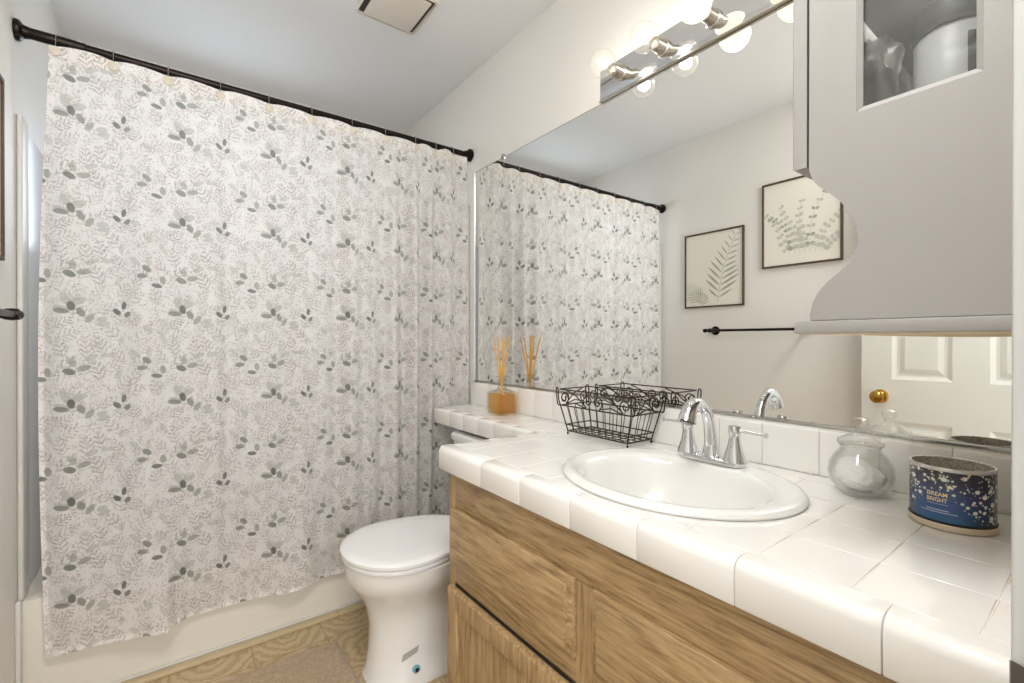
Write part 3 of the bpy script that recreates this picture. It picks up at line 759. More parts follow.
# ================================================================ VANITY CABINET
def vanity():
    X = .645; Y0 = YE+.002; Y1 = 1.161; Z1 = CB
    t = thing('vanity_cabinet', 'light oak bathroom vanity cabinet under the white tiled counter', 'cabinet', (.9, .6, 0))
    bm = new(); box(bm, X+.02, 1.178, Y0, Y0+.016, .09, Z1-.0005); box(bm, X+.02, 1.178, Y1-.016, Y1, .0, Z1-.0005); box(bm, X+.02, 1.178, Y0+.016, Y1-.016, .09, .106); box(bm, 1.17, 1.178, Y0+.016, Y1-.016, .106, Z1-.0005)
    box(bm, X+.07, X+.085, Y0+.016, Y1-.016, 0, .09)
    obj('carcass', bm, 'oak_z', t, smooth=False)
    for z0, z1 in ((.6305, Z1-.0005), (.428, .486), (.09, .13)):
        bm = new(); box(bm, X, X+.0198, Y0+.03, Y1-.03, z0, z1, .0004); obj('rail', bm, 'oak_y', t)
    for y0, y1, zt in ((Y0, Y0+.03, Z1-.0005), (.60, .655, .6303), (Y1-.03, Y1, Z1-.0005)):
        bm = new(); box(bm, X-.0001, X+.0197, y0, y1, .0901, zt, .0004); obj('stile', bm, 'oak_z', t)
    def slab(y0, y1, z0, z1, name):
        bm = new()
        def rr(i, x): return [(x, y0+i, z0+i), (x, y1-i, z0+i), (x, y1-i, z1-i), (x, y0+i, z1-i)]
        loft(bm, [rr(0, X-.0005), rr(0, X-.008), rr(.003, X-.0105), rr(.011, X-.0125), rr(.016, X-.0185), rr(.018, X-.019)]); 
        return obj(name, fix(bm), 'oak_y', t)
    a = slab(.655, 1.146, .480, .636, 'drawer_front')
    b = slab(.085, .603, .480, .636, 'false_front'); 
    def cdoor(y0, y1, z0, z1):
        bm = new(); sw = .052
        def rr(i, x, j=None): return [(x, y0+i, z0+i), (x, y1-i, z0+i), (x, y1-i, z1-i), (x, y0+i, z1-i)]
        loft(bm, [rr(0, X-.0005), rr(0, X-.010), rr(.004, X-.0175), rr(.010, X-.019), rr(sw-.006, X-.019), rr(sw-.002, X-.016), rr(sw+.001, X-.0115), rr(sw+.004, X-.0115), rr(sw+.012, X-.0115), rr(sw+.016, X-.012)])
        return obj('door', fix(bm), 'oak_z', t)
    cdoor(.640, 1.148, .115, .418); cdoor(.085, .612, .115, .418)
    bm = new(); box(bm, X-.0004, X-.00005, .66, 1.13, .4195, .4275); obj('gap_shade_strip', bm, 'black', t)  # black strip painting the shade between drawer rail and door
vanity()

# ================================================================ TOILET
def toilet():
    YC = 1.478
    t = thing('toilet', 'white toilet with closed lid between the vanity and the tub', 'toilet', (.75, YC, 0))
    def egg(z, xf, xb, hw, n=48, p=2.0, yc=YC, split=.62):
        xm = xb-(xb-xf)*split; out = []
        for i in range(n):
            a = 2*PI*i/n; c, s = math.cos(a), math.sin(a)
            e = 2/p
            cc = math.copysign(abs(c)**e, c); ss = math.copysign(abs(s)**e, s)
            x = xm - cc*(xm-xf) if c > 0 else xm - cc*(xb-xm)
            out.append((x, yc+ss*hw, z))
        return out
    prof = [(0, .512, 1.06, .118, 2.6), (.012, .510, 1.06, .120, 2.6), (.03, .520, 1.055, .114, 2.5), (.10, .528, 1.04, .108, 2.4), (.18, .530, 1.02, .108, 2.3), (.24, .518, 1.0, .116, 2.3), (.28, .500, .985, .132, 2.2),
            (.310, .478, .975, .152, 2.1), (.340, .458, .965, .172, 2.1), (.370, .455, .96, .178, 2.1), (.392, .452, .958, .182, 2.1), (.398, .456, .955, .178, 2.1)]
    bm = new(); rings = [egg(z, a, b, w, p=p) for z, a, b, w, p in prof]
    # inner bowl
    rings += [egg(.399, .485, .88, .140), egg(.36, .50, .86, .125), egg(.28, .56, .82, .08), egg(.24, .62, .78, .04)]
    loft(bm, rings, True, True); body = obj('bowl', fix(bm), 'porcelain', t)
    bm = new(); box(bm, .93, 1.165, YC-.12, YC+.12, .30, .40, .02, 3); obj('tank_shelf', bm, 'porcelain', t)
    # seat
    bm = new(); loft(bm, [egg(.402, .452, .90, .182), egg(.403, .446, .90, .187), egg(.412, .445, .90, .188), egg(.415, .450, .90, .183)]); obj('seat', fix(bm), 'seat', t)
    bm = new(); loft(bm, [egg(.417, .452, .905, .182), egg(.419, .443, .908, .189), egg(.428, .442, .908, .190), egg(.434, .450, .90, .183), egg(.437, .47, .885, .165), egg(.4385, .53, .83, .11)]); obj('lid', fix(bm), 'seat', t)
    for s in (-1, 1):
        bm = new(); lathe(bm, .915, YC+s*.07, [(.016, .399), (.016, .425), (.012, .430), (0, .431)], 16); obj('hinge', fix(bm), 'seat', t)
    # tank and its lid
    bm = new(); loft(bm, [rrect(.965, 1.165, YC-.205, YC+.205, .03, .401), rrect(.955, 1.168, YC-.215, YC+.215, .03, .55), rrect(.950, 1.168, YC-.222, YC+.222, .03, .69)]); obj('tank', fix(bm), 'porcelain', t)
    bm = new(); loft(bm, [rrect(.945, 1.168, YC-.226, YC+.226, .03, .6905), rrect(.942, 1.168, YC-.230, YC+.230, .03, .697), rrect(.942, 1.168, YC-.230, YC+.230, .03, .715), rrect(.948, 1.166, YC-.224, YC+.224, .03, .722)]); obj('tank_lid', fix(bm), 'porcelain', t)
    bm = new(); lathe(bm, YC+.16, .65, [(.014, .952), (.014, .942), (.008, .938)], 16, 'x'); tube(bm, [(.938, YC+.16, .65), (.935, YC+.12, .645), (.936, YC+.09, .64)], [.006, .006, .005], 8); obj('flush_lever', fix(bm), 'chrome', t)
    # side sticker and bolt on the foot facing the room
    def side(x, z, out=.0006):   # a point on the side of the foot
        lo = [q for q in prof if q[0] <= z][-1]; hi = [q for q in prof if q[0] > z][0]; f = (z-lo[0])/(hi[0]-lo[0])
        xf, xb, hw, p = [lo[i]+(hi[i]-lo[i])*f for i in (1, 2, 3, 4)]
        xm = xb-(xb-xf)*.62; u = max(0, min(1, abs(xm-x)/((xm-xf) if x < xm else (xb-xm))))
        return Vector((x, YC-hw*(1-u**p)**(1/p)-out, z))
    bm = new()
    g = [[bm.verts.new(side(.595+.010*i+.003*j, .082+.011*j+.004*i)) for i in range(6)] for j in range(3)]
    for j in range(2):
        for i in range(5): bm.faces.new((g[j][i], g[j][i+1], g[j+1][i+1], g[j+1][i]))
    o = obj('sticker', bm, 'sticker', t); o['label'] = 'small translucent grey sticker'
    p0 = side(.640, .052)
    bm = new(); tube(bm, [p0+Vector((0, .004, 0)), p0+Vector((0, -.004, 0)), p0+Vector((0, -.0045, 0))], [.013, .012, .006], 20); o = obj('bolt_cover', fix(bm), 'bluecap', t); o['label'] = 'small round blue-grey fitting on the side of the foot'
    bm = new(); tube(bm, [p0+Vector((0, -.0046, 0)), p0+Vector((0, -.007, 0))], .006, 12); obj('bolt', fix(bm), 'black', o)
toilet()

# ================================================================ BATH MAT
def bath_mat():
    x0, x1, y0, y1 = -.15, .500, 1.20, 1.745
    nx, ny = 130, 110; bm = new(); V = []
    for j in range(ny+1):
        row = []
        for i in range(nx+1):
            x = x0+(x1-x0)*i/nx; y = y0+(y1-y0)*j/ny
            d = min(x-x0, x1-x, y-y0, y1-y); h = .016*min(1, (d/.02)**.5 if d > 0 else 0)+.0006
            p = Vector((x*55, y*55, 0)); h += (.004*mnoise.noise(p)+.002*mnoise.noise(p*2.3)) * (1 if d > .004 else 0)
            row.append(bm.verts.new((x+.004*mnoise.noise(p+Vector((5, 5, 5)))*(d < .01), y+.005*mnoise.noise(p+Vector((9, 1, 5)))*(d < .01), max(.0005, h))))
        V.append(row)
    for j in range(ny):
        for i in range(nx): bm.faces.new((V[j][i], V[j][i+1], V[j+1][i+1], V[j+1][i]))
    tag(obj('bath_mat', bm, 'rug'), 'beige brown plush bath mat on the floor in front of the toilet', 'bath mat')
bath_mat()

# ================================================================ WIRE BASKET
def basket():
    x0, x1, y0, y1 = 1.033, 1.140, .848, 1.088      # foot rectangle
    X0, X1, Y0, Y1 = 1.018, 1.148, .824, 1.107      # rectangle at the scroll band
    ZB, ZM, ZT = CT+.012, .893, .944
    t = thing('wire_basket', 'dark brown wire basket with scrollwork rim beside the sink', 'basket', (1.08, .97, CT))
    def rect(a, b, c, d, z): return [(a, c, z), (b, c, z), (b, d, z), (a, d, z)]
    W = .0017
    def loop(pts, r=W): bm = new(); P = []
    def tub(lst, name, r=W):
        bm = new()
        for pts, closed in lst: tube(bm, pts, r, 6, closed)
        return obj(name, fix(bm), 'wire', t)
    def poly(c): # rectangle with slightly rounded corners, closed
        out = []
        for i in range(4):
            p = Vector(c[i]); a = Vector(c[i-1]); b = Vector(c[(i+1) % 4])
            out += [p+(a-p).normalized()*.006, p+(a-p).normalized()*.002+(b-p).normalized()*.002, p+(b-p).normalized()*.006]
        return out
    f = .24
    def lerp(z):
        k = (z-ZB)/(ZM-ZB); return (x0+(X0-x0)*k, x1+(X1-x1)*k, y0+(Y0-y0)*k, y1+(Y1-y1)*k)
    l2 = lerp(ZB+.020)
    tub([(poly(rect(x0, x1, y0, y1, ZB)), True)], 'base_frame', .0022)
    tub([(poly(rect(*l2, ZB+.020)), True)], 'lower_hoop', .0020)
    tub([(poly(rect(X0, X1, Y0, Y1, ZM)), True)], 'middle_hoop', .0022)
    tub([(poly(rect(X0-.003, X1+.003, Y0-.003, Y1+.003, ZT)), True)], 'top_hoop', .0022)
    # side wires
    lst = []
    ny, nx = 9, 4
    for i in range(ny+1):
        k = i/ny
        for xa, xb in ((x0, X0), (x1, X1)): lst.append(([(xb, Y0+(Y1-Y0)*k, ZM), (xa, y0+(y1-y0)*k, ZB)], False))
    for i in range(1, nx):
        k = i/nx
        for ya, yb in ((y0, Y0), (y1, Y1)): lst.append(([(X0+(X1-X0)*k, yb, ZM), (x0+(x1-x0)*k, ya, ZB)], False))
    o = tub(lst, 'side_wires', .0013)
    lst = [([(x0, y0+(y1-y0)*i/ny, ZB), (x1, y0+(y1-y0)*i/ny, ZB)], False) for i in range(1, ny)] + [([(x0+(x1-x0)*i/nx, y0, ZB-.0015), (x0+(x1-x0)*i/nx, y1, ZB-.0015)], False) for i in range(1, nx)]
    tub(lst, 'bottom_grid', .0013)
    # scrollwork: each scroll is an S or C curl in the band between the hoops
    H = ZT-ZM
    def spiral(fx, cu, cz, r0, turns, a0, d, tail):
        pts = []
        n = int(26*turns)
        for i in range(n+1):
            a = a0 + d*2*PI*turns*i/n; r = r0*(.25+.75*i/n)
            pts.append(fx(cu+r*math.cos(a), cz+r*math.sin(a)))
        pts += [fx(u, v) for u, v in tail]; return pts
    def side_scrolls(fx, u0, u1, count):
        w = (u1-u0)/count; zc = ZM+H*.45; r = H*.40
        for i in range(count):
            a = u0+w*i; b = a+w
            # curl at each end joined by a crossing line
            for (cu, other, d) in ((a+r*.95, b, 1), (b-r*.95, a, -1)):
                bm = new(); tube(bm, spiral(fx, cu, zc, r, 1.35, PI*(.3 if d > 0 else .7), -d, [(cu+d*(w-2*r)*.5, ZM+H*.70), (other-d*r*1.5, ZT-.002)] if d > 0 else [(cu+d*(w-2*r)*.5, ZM+H*.25), (other-d*r*1.5, ZM+.002)]), .0019, 6)
                obj('scroll', fix(bm), 'wire', t)
    side_scrolls(lambda u, v: (X0-.001, u, v), Y0, Y1, 2)
    side_scrolls(lambda u, v: (X1+.001, u, v), Y0, Y1, 2)
    side_scrolls(lambda u, v: (u, Y0-.001, v), X0, X1, 1)
    side_scrolls(lambda u, v: (u, Y1+.001, v), X0, X1, 1)
    # corner bands with a rolled top and small ball feet
    for (cx, cy, fx_, fy_) in ((X0, Y0, x0, y0), (X1, Y0, x1, y0), (X1, Y1, x1, y1), (X0, Y1, x0, y1)):
        sx = -1 if cx == X0 else 1; sy = -1 if cy == Y0 else 1
        bm = new(); tube(bm, smoothpath([(fx_, fy_, ZB), (cx, cy, ZM), (cx+sx*.004, cy+sy*.004, ZM+.02), (cx+sx*.005, cy+sy*.006, ZT+.001), (cx+sx*.003, cy+sy*.014, ZT+.004), (cx+sx*.002, cy+sy*.017, ZT-.008), (cx+sx*.001, cy+sy*.012, ZM+.004), (cx, cy+sy*.003, ZM)], 4), .0021, 6)
        obj('corner_wire', fix(bm), 'wire', t)
        bm = new(); tube(bm, [(fx_, fy_, ZB), (fx_, fy_, CT+.006)], .0016, 6); sphere(bm, (fx_, fy_, CT+.0037), .0036, u=10, v=8); obj('foot', fix(bm), 'wire', t)
basket()

# ================================================================ REED DIFFUSER
def diffuser():
    cx, cy, h = 1.100, 1.548, .0475
    t = thing('diffuser_bottle', 'square glass diffuser bottle with amber liquid on the tiled shelf', 'bottle', (cx, cy, CT))
    bm = new()
    n = 28
    def circ(r, z): # same vertex order as rrect
        out = []
        for cxx, cyy, a0 in ((0, 0, 0), (0, 0, 90), (0, 0, 180), (0, 0, 270)):
            for i in range(7):
                a = math.radians(a0+ (90*i/7)+6.4); out.append((cx+r*math.cos(a), cy+r*math.sin(a), z))
        return out
    def sq(hh, r, z): return rrect(cx-hh, cx+hh, cy-hh, cy+hh, r, z)
    outer = [sq(h-.003, .010, CT+.0003), sq(h, .012, CT+.004), sq(h, .012, CT+.084), sq(h-.002, .014, CT+.091), sq(h-.012, .018, CT+.097), circ(.022, CT+.101), circ(.0185, CT+.107), circ(.018, CT+.152), circ(.0265, CT+.153), circ(.0265, CT+.156), circ(.0165, CT+.157)]
    inner = [circ(.0155, CT+.152), circ(.0155, CT+.106), sq(h-.016, .015, CT+.093), sq(h-.005, .012, CT+.085), sq(h-.005, .010, CT+.008)]
    loft(bm, outer+inner, True, True); obj('bottle_glass', fix(bm), 'amber', t)
    bm = new(); loft(bm, [sq(h-.0055, .010, CT+.0085), sq(h-.0055, .011, CT+.083)]); obj('fragrance_oil', fix(bm), 'oil', t)
    lab = ['leaning furthest toward the tub', 'leaning a little toward the tub', 'nearly upright in the middle', 'leaning a little toward the basket', 'leaning furthest toward the basket', 'leaning back toward the mirror']
    for (dx, dy, top), lb in zip(((-.010, .050, 1.112), (-.012, .012, 1.118), (-.002, -.012, 1.122), (.010, -.040, 1.120), (-.006, -.062, 1.114), (.030, .022, 1.10)), lab):
        bm = new(); tube(bm, [(cx-dx*.55, cy-dy*.45, CT+.010), (cx+dx*.22, cy+dy*.22, CT+.155), (cx+dx, cy+dy, top)], .0027, 8)
        tag(obj('diffuser_reed', fix(bm), 'reed'), 'thin tan wooden reed in the amber bottle, %s' % lb, 'reed', 'reeds standing in the amber diffuser bottle')
diffuser()

# ================================================================ GLASS JAR AND COTTON
def jar():
    cx, cy = 1.085, .321
    t = thing('glass_jar', 'round clear glass jar with knobbed lid on the counter by the mirror', 'jar', (cx, cy, CT))
    z = CT
    bm = new()
    outer = [(.026, z+.0005), (.029, z+.003), (.038, z+.008), (.050, z+.024), (.0535, z+.042), (.051, z+.060), (.043, z+.076), (.034, z+.086), (.0325, z+.092), (.035, z+.096)]
    inner = [(.0315, z+.096), (.0295, z+.090), (.031, z+.084), (.040, z+.073), (.0485, z+.058), (.0505, z+.042), (.047, z+.026), (.036, z+.012), (0, z+.008)]
    lathe(bm, cx, cy, outer+inner, 40, cap=True); obj('jar_body', fix(bm), 'glass', t)
    bm = new()
    lathe(bm, cx, cy, [(0, z+.094), (.029, z+.094), (.0295, z+.0968), (.037, z+.0975), (.0385, z+.101), (.037, z+.106), (.027, z+.112), (.016, z+.119), (.010, z+.125), (.0095, z+.130), (.0125, z+.134), (.0145, z+.140), (.0125, z+.147), (.006, z+.150), (0, z+.1505)], 36)
    obj('lid', fix(bm), 'glass', t)
    bm = new(); bmesh.ops.create_icosphere(bm, subdivisions=5, radius=1)
    for v in bm.verts:
        p = v.co.copy(); q = p*1.0
        # heap of cotton leaning to the tub side
        zz = q.z; top = .058+.012*q.y
        r = .0425*(1-.12*max(0, zz)); n = 1+.07*mnoise.noise(p*2.4+Vector((3, 1, 2)))+.03*mnoise.noise(p*7)
        v.co = Vector((cx+q.x*r*n, cy+.003+q.y*r*n, z+.0365+ (zz*.0265 if zz < 0 else zz*(top-.0365+.010))*n))
    for v in bm.verts: v.co.z = max(z+.0105, v.co.z)
    for v in bm.verts:
        lim = .0485 if v.co.z > z+.03 else .034+(v.co.z-z-.010)*.70
        d = Vector((v.co.x-cx, v.co.y-cy)); 
        if d.length > lim: d *= lim/d.length; v.co.x = cx+d.x; v.co.y = cy+d.y
    tag(obj('cotton', bm, 'cotton'), 'white cotton filling the round clear glass jar', 'cotton', kind='stuff')
jar()

# ================================================================ CANDLE
def text_mesh(body, size, extr=.0, bold=.0):
    c = bpy.data.curves.new('txt', 'FONT'); c.body = body; c.size = size; c.align_x = 'CENTER'; c.offset = bold
    o = bpy.data.objects.new('txt', c); COL.objects.link(o); dg = bpy.context.evaluated_depsgraph_get()
    me = bpy.data.meshes.new_from_object(o.evaluated_get(dg)); bpy.data.objects.remove(o)
    b = new(); b.from_mesh(me); return b
def candle():
    cx, cy, R = 1.033, .181, .0525
    z0, z1 = CT+.012, CT+.096
    t = thing('candle_tin', 'blue starry candle jar with gold lettering on the counter by the door', 'candle', (cx, cy, CT))
    A0 = math.radians(171)
    bm = new(); lathe(bm, cx, cy, [(.052, CT+.0003), (.0545, CT+.002), (.0545, CT+.0095), (.0535, CT+.011), (0, CT+.011)], 64); obj('base_lid', fix(bm), 'tinbase', t)
    bm = new(); lathe(bm, cx, cy, [(.0535, CT+.0111), (.0540, CT+.0125), (.0530, CT+.0145), (0, CT+.0145)], 64); obj('dark_ring', fix(bm), 'black', t)
    bm = new(); lathe(bm, cx, cy, [(.0515, CT+.0146), (.0515, z1), (.0525, z1+.0015), (.0515, z1+.003), (.0495, z1+.002), (.0493, CT+.072), (0, CT+.072)], 64); g = obj('inner_glass', fix(bm), 'foil', t); g['label'] = 'silvery glittering inside'
    bm = new(); lathe(bm, cx, cy, [(.0514, z1-.0025), (.0530, z1-.002), (.0532, z1+.001), (.0522, z1+.0034), (.0500, z1+.0032), (.0495, z1)], 64, cap=False); obj('rim', fix(bm), 'tinrim', t)
    # printed sleeve
    bm = new(); uvl = bm.loops.layers.uv.new('UVMap'); n = 120
    za, zb = CT+.0147, z1-.0026
    lo = []; hi = []
    for i in range(n+1):
        a = A0-PI+2*PI*i/n; p = (cx+R*math.cos(a), cy+R*math.sin(a))
        lo.append(bm.verts.new((*p, za))); hi.append(bm.verts.new((*p, zb)))
    for i in range(n):
        f = bm.faces.new((lo[i], lo[i+1], hi[i+1], hi[i]))
        for lp, (ii, hh) in zip(f.loops, ((i, 0), (i+1, 0), (i+1, 1), (i, 1))): lp[uvl].uv = ((-PI+2*PI*ii/n)*R, hh)
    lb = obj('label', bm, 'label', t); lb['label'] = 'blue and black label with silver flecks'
    def place(b, u0, zc, m, name, r=R+.0003, w=None):
        if w:
            xs = [v.co.x for v in b.verts]; k = w/(max(xs)-min(xs)); mid = (max(xs)+min(xs))/2
            for v in b.verts: v.co.x = (v.co.x-mid)*k
        for v in b.verts:
            a = A0+(v.co.x+u0)/r; v.co = Vector((cx+r*math.cos(a), cy+r*math.sin(a), zc+v.co.y))
        return obj(name, b, m, lb, smooth=False)
    o = place(text_mesh('DREAM', .0090, bold=.00015), 0, CT+.0536, 'gold', 'lettering', w=.0255)
    o = place(text_mesh('BRIGHT', .0090, bold=.00015), 0, CT+.0447, 'gold', 'lettering', w=.0255)
    b = new()
    def bars(y, u0, u1, h, seed):
        rn = random.Random(seed); u = u0
        while u < u1:
            w = rn.uniform(.0006, .0014)
            vs = [b.verts.new(p) for p in ((u, y, 0), (u+w, y, 0), (u+w, y+h, 0), (u, y+h, 0))]; b.faces.new(vs); u += w+.0004
    bars(-.0012, -.013, .013, .0008, 1); bars(-.0108, -.014, .014, .0016, 2); bars(-.0142, -.022, .024, .0012, 3)
    place(b, 0, CT+.0420, 'whiteprint', 'small_print')
candle()

# ================================================================ WALL CABINET by the doorway
def wall_cabinet():
    XS, XR = .700, M-.012; YW = YE+.001; YF = .263; ZB, ZBOT, ZTOP = 1.1095, 1.334, 1.625
    t = thing('wall_cabinet', 'white wall cabinet with glass side pane and scalloped lower side', 'cabinet', ((XS+XR)/2, YW, ZB))
    yw0, yw1, zw0, zw1 = .104, .206, 1.394, 1.57
    def side(x0, x1, win):
        # front edge outline with the S-shaped scallop, traced in real metres
        sc = [(.266, ZBOT+.002), (.2645, 1.326), (.258, 1.311), (.244, 1.296), (.230, 1.281), (.217, 1.259), (.211, 1.240), (.2105, 1.222), (.218, 1.202), (.230, 1.189), (.243, 1.178), (.254, 1.165), (.261, 1.150), (.264, 1.136), (.264, 1.1265)]
        sc = [(p.x, p.y) for p in smoothpath([(a, b, 0) for a, b in sc], 3)]
        bm = new()
        prism(bm, ([(YW, 1.1265), (YW, ZTOP), (YF+.003, ZTOP)] + sc)[::-1], 'x', x0, x1, .0012)
        if win:
            c = new(); box(c, x0-.02, x1+.02, yw0-.006, yw1+.006, zw0-.006, zw1+.006); bm = boolcut(fix(bm), fix(c))
        return fix(bm)
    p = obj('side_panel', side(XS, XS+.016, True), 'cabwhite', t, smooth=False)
    bm = new(); box(bm, XS+.006, XS+.009, yw0+.0003, yw1-.0003, zw0+.0003, zw1-.0003); g = obj('glass_pane', bm, 'pane', p)
    # bevelled frame round the pane
    bm = new()
    def rr(i, x): return [(x, yw0-.010+i, zw0-.010+i), (x, yw1+.010-i, zw0-.010+i), (x, yw1+.010-i, zw1+.010-i), (x, yw0-.010+i, zw1+.010-i)]
    loft(bm, [rr(.0041, XS+.0002), rr(.010, XS+.0035), rr(.0101, XS+.0055)], False, False); obj('pane_frame', fix(bm), 'cabwhite', p)
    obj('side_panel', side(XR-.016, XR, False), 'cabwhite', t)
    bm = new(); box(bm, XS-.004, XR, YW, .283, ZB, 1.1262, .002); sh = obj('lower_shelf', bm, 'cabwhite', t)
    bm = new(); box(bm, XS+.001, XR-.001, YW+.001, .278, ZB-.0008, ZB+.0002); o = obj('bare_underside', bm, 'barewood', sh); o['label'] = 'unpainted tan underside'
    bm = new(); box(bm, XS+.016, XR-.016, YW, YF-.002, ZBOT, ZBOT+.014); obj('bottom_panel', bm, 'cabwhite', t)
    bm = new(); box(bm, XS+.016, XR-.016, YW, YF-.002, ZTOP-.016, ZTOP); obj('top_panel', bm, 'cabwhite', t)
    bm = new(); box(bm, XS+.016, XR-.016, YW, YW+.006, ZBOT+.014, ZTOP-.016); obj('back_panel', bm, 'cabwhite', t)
    d0 = YF+.006
    for xa, xb in ((XS+.001, (XS+XR)/2-.001), ((XS+XR)/2+.001, XR-.001)):
        bm = new()
        def r2(i, y): return [(xa+i, y, ZBOT+.002+i), (xb-i, y, ZBOT+.002+i), (xb-i, y, ZTOP-.002-i), (xa+i, y, ZTOP-.002-i)]
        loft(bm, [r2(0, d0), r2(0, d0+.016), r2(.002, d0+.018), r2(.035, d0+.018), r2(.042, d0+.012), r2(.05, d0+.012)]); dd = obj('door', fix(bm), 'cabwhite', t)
        bm = new(); kx = xb-.02 if xa < .8 else xa+.02
        lathe(bm, kx, ZBOT+.05, [(.005, d0+.018), (.005, d0+.028), (.011, d0+.034), (.009, d0+.041), (0, d0+.043)], 16, 'y')
        # lathe along y takes (x, z)
        obj('knob', fix(bm), 'nickel', dd)
    zf = ZBOT+.0142
    j = thing('lidded_jar', 'pale grey jar with dark lid inside the white wall cabinet', 'jar', (.80, .138, zf))
    bm = new(); lathe(bm, .80, .138, [(.039, zf), (.040, zf+.003), (.040, zf+.132), (.036, zf+.138)], 36); obj('jar_body', fix(bm), 'jarbody', j)
    bm = new(); lathe(bm, .80, .138, [(.0415, zf+.1385), (.043, zf+.141), (.043, zf+.166), (.041, zf+.170), (0, zf+.1705)], 36); obj('jar_lid', fix(bm), 'jarlid', j)
    bm = new()
    g = [[bm.verts.new((.80+.0404*math.cos(a), .138+.0404*math.sin(a), z)) for a in [math.radians(206+4*k) for k in range(9)]] for z in (zf+.02, zf+.12)]
    for k in range(8): bm.faces.new((g[0][k], g[0][k+1], g[1][k+1], g[1][k]))
    obj('printed_label', bm, 'jarlabel', j)
    bm = new(); bmesh.ops.create_icosphere(bm, subdivisions=4, radius=1)
    for v in bm.verts:
        p = v.co.copy(); q = 1+.35*(mnoise.noise(p*2.2+Vector((7, 0, 0)))) - .22*abs(mnoise.noise(p*4))
        v.co = Vector((.765+p.x*.034*q, .207+p.y*.030*q, zf+.082+p.z*.078*min(q, 1.04)))
    tag(obj('plastic_bag', bm, 'bag'), 'crumpled clear plastic bag behind the cabinet pane, left of the lidded jar', 'bag')
wall_cabinet()

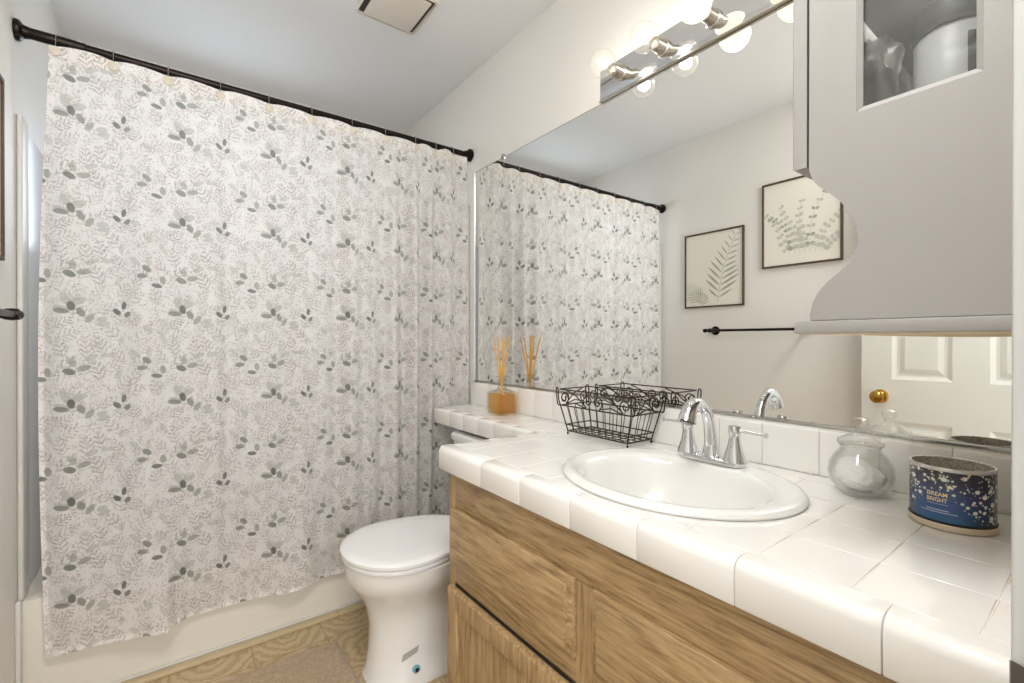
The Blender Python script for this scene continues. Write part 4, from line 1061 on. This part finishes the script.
# ================================================================ LEFT WALL: pictures and towel bar
def picture(y0, y1, z0, z1, label, art):
    t = thing('framed_print', label, 'picture', (L, (y0+y1)/2, z0), 'framed botanical prints')
    fw = .010; bm = new()
    for a in ((y0, y1, z0, z0+fw), (y0, y1, z1-fw, z1), (y0, y0+fw, z0+fw, z1-fw), (y1-fw, y1, z0+fw, z1-fw)): box(bm, L+.0005, L+.014, *a, .001, 1)
    obj('frame', bm, 'frame', t)
    bm = new(); box(bm, L+.004, L+.008, y0+fw, y1-fw, z0+fw, z1-fw); obj('print', bm, 'paper', t)
    x = L+.0086; lift = [0]
    def leafpoly(bm, cy, cz, ang, ln, wd, k=9):
        # seen in the mirror the picture reads left-right as on the wall from the room
        pts = []
        for i in range(2*k):
            s = i/k if i < k else 2-i/k; sg = 1 if i < k else -1
            u = s*ln; w = sg*wd*.5*math.sin(PI*s)**.8 if 0 < s < 1 else 0
            pts.append((cy+u*math.cos(ang)-w*math.sin(ang), cz+u*math.sin(ang)+w*math.cos(ang)))
        lift[0] += 6e-6
        vs = [bm.verts.new((x+lift[0], a, b)) for a, b in pts]; f = bm.faces.new(vs); f.normal_update()
        if f.normal.x < 0: f.normal_flip()
    W = y1-y0; H = z1-z0
    dark = new(); pale = new(); rn = random.Random(len(label))
    if art == 'fern':
        # in the mirror the near end (small y) is on the right
        def fern(bm, by, bz, ty, tz, n, ln, bend):
            prev = None
            for i in range(n+1):
                s = i/n; yy = by+(ty-by)*s + bend*math.sin(PI*s); zz = bz+(tz-bz)*s
                if prev:
                    leafpoly(bm, prev[0], prev[1], math.atan2(zz-prev[1], yy-prev[0]), math.hypot(zz-prev[1], yy-prev[0])*1.1, .003, 4)
                    an = math.atan2(zz-prev[1], yy-prev[0])
                    l = ln*(1-.75*s)*(.6+.8*min(1, s*5))
                    for sg in (-1, 1): leafpoly(bm, yy, zz, an+sg*.95, l*rn.uniform(.85, 1.1), l*.11)
                prev = (yy, zz)
        fern(dark, y0+W*.42, z0+H*.04, y0+W*.14, z0+H*.90, 11, .115, .02)
        fern(pale, y0+W*.70, z0+H*.06, y0+W*.93, z0+H*.30, 8, .075, 0)
        fern(dark, y0+W*.55, z0+H*.06, y0+W*.86, z0+H*.20, 8, .05, 0)
    else:
        for k in range(7):
            by, bz = y0+W*(.30+.05*k), z0+H*.12; an = math.radians(150-18*k) if 0 else math.radians(42+16*k); l = H*rn.uniform(.5, .8)
            by = y0+W*(.62-.06*k)
            n = 8; py, pz = by, bz
            for i in range(1, n+1):
                s = i/n; a2 = an+.25*math.sin(3*s+k); yy = by+l*s*math.cos(a2)*.62; zz = bz+l*s*math.sin(a2)
                leafpoly(pale, py, pz, math.atan2(zz-pz, yy-py), math.hypot(zz-pz, yy-py)*1.05, .0025, 4)
                for sg in (-1, 1):
                    bm_ = dark if (k % 3 == 1 and i % 3) else pale
                    r = .034*(1-.45*s)*rn.uniform(.75, 1.1)
                    leafpoly(bm_, yy, zz, a2+sg*1.1, r, r*.75, 7)
                py, pz = yy, zz
    for b in (dark, pale):
        for v in b.verts:
            v.co.y = min(max(v.co.y, y0+fw+.004), y1-fw-.004); v.co.z = min(max(v.co.z, z0+fw+.004), z1-fw-.004)
    obj('leaf_art', dark, 'leafink', t, smooth=False); obj('leaf_art', pale, 'leafink2', t, smooth=False)
picture(1.358, 1.740, 1.305, 1.770, 'dark-framed fern print on the left wall, nearer the shower curtain', 'fern')
picture(.868, 1.256, 1.500, 1.967, 'dark-framed eucalyptus print on the left wall, hung higher and nearer the door', 'euca')
t = thing('towel_bar', 'thin dark bronze towel bar on the left wall below the prints', 'towel bar', (L, 1.3, 1.15))
TBX, TBZ = L+.066, 1.160
bm = new(); lathe(bm, TBX, TBZ, [(.0075, 1.02), (.0075, 1.565)], 14, 'y'); obj('bar', fix(bm), 'bronze', t)
for y, e in ((1.535, 1), (1.035, -1)):
    bm = new(); lathe(bm, y, TBZ, [(.027, L+.0005), (.027, L+.006), (.020, L+.010), (.011, L+.016), (.009, L+.045), (.013, L+.054), (.014, L+.066), (.012, L+.076), (0, L+.080)], 20, 'x'); b_ = obj('post', fix(bm), 'bronze', t)
    bm = new(); lathe(bm, TBX, TBZ, [(.0085, y+e*.018), (.0115, y+e*.024), (.0125, y+e*.032), (.0105, y+e*.040), (0, y+e*.044)], 16, 'y'); obj('finial', fix(bm), 'bronze', b_)
# baseboard under the pictures
bm = new(); box(bm, L, L+.012, .80, TY-.04, 0, .085, .003); struct('baseboard_left', bm, 'trimwhite')
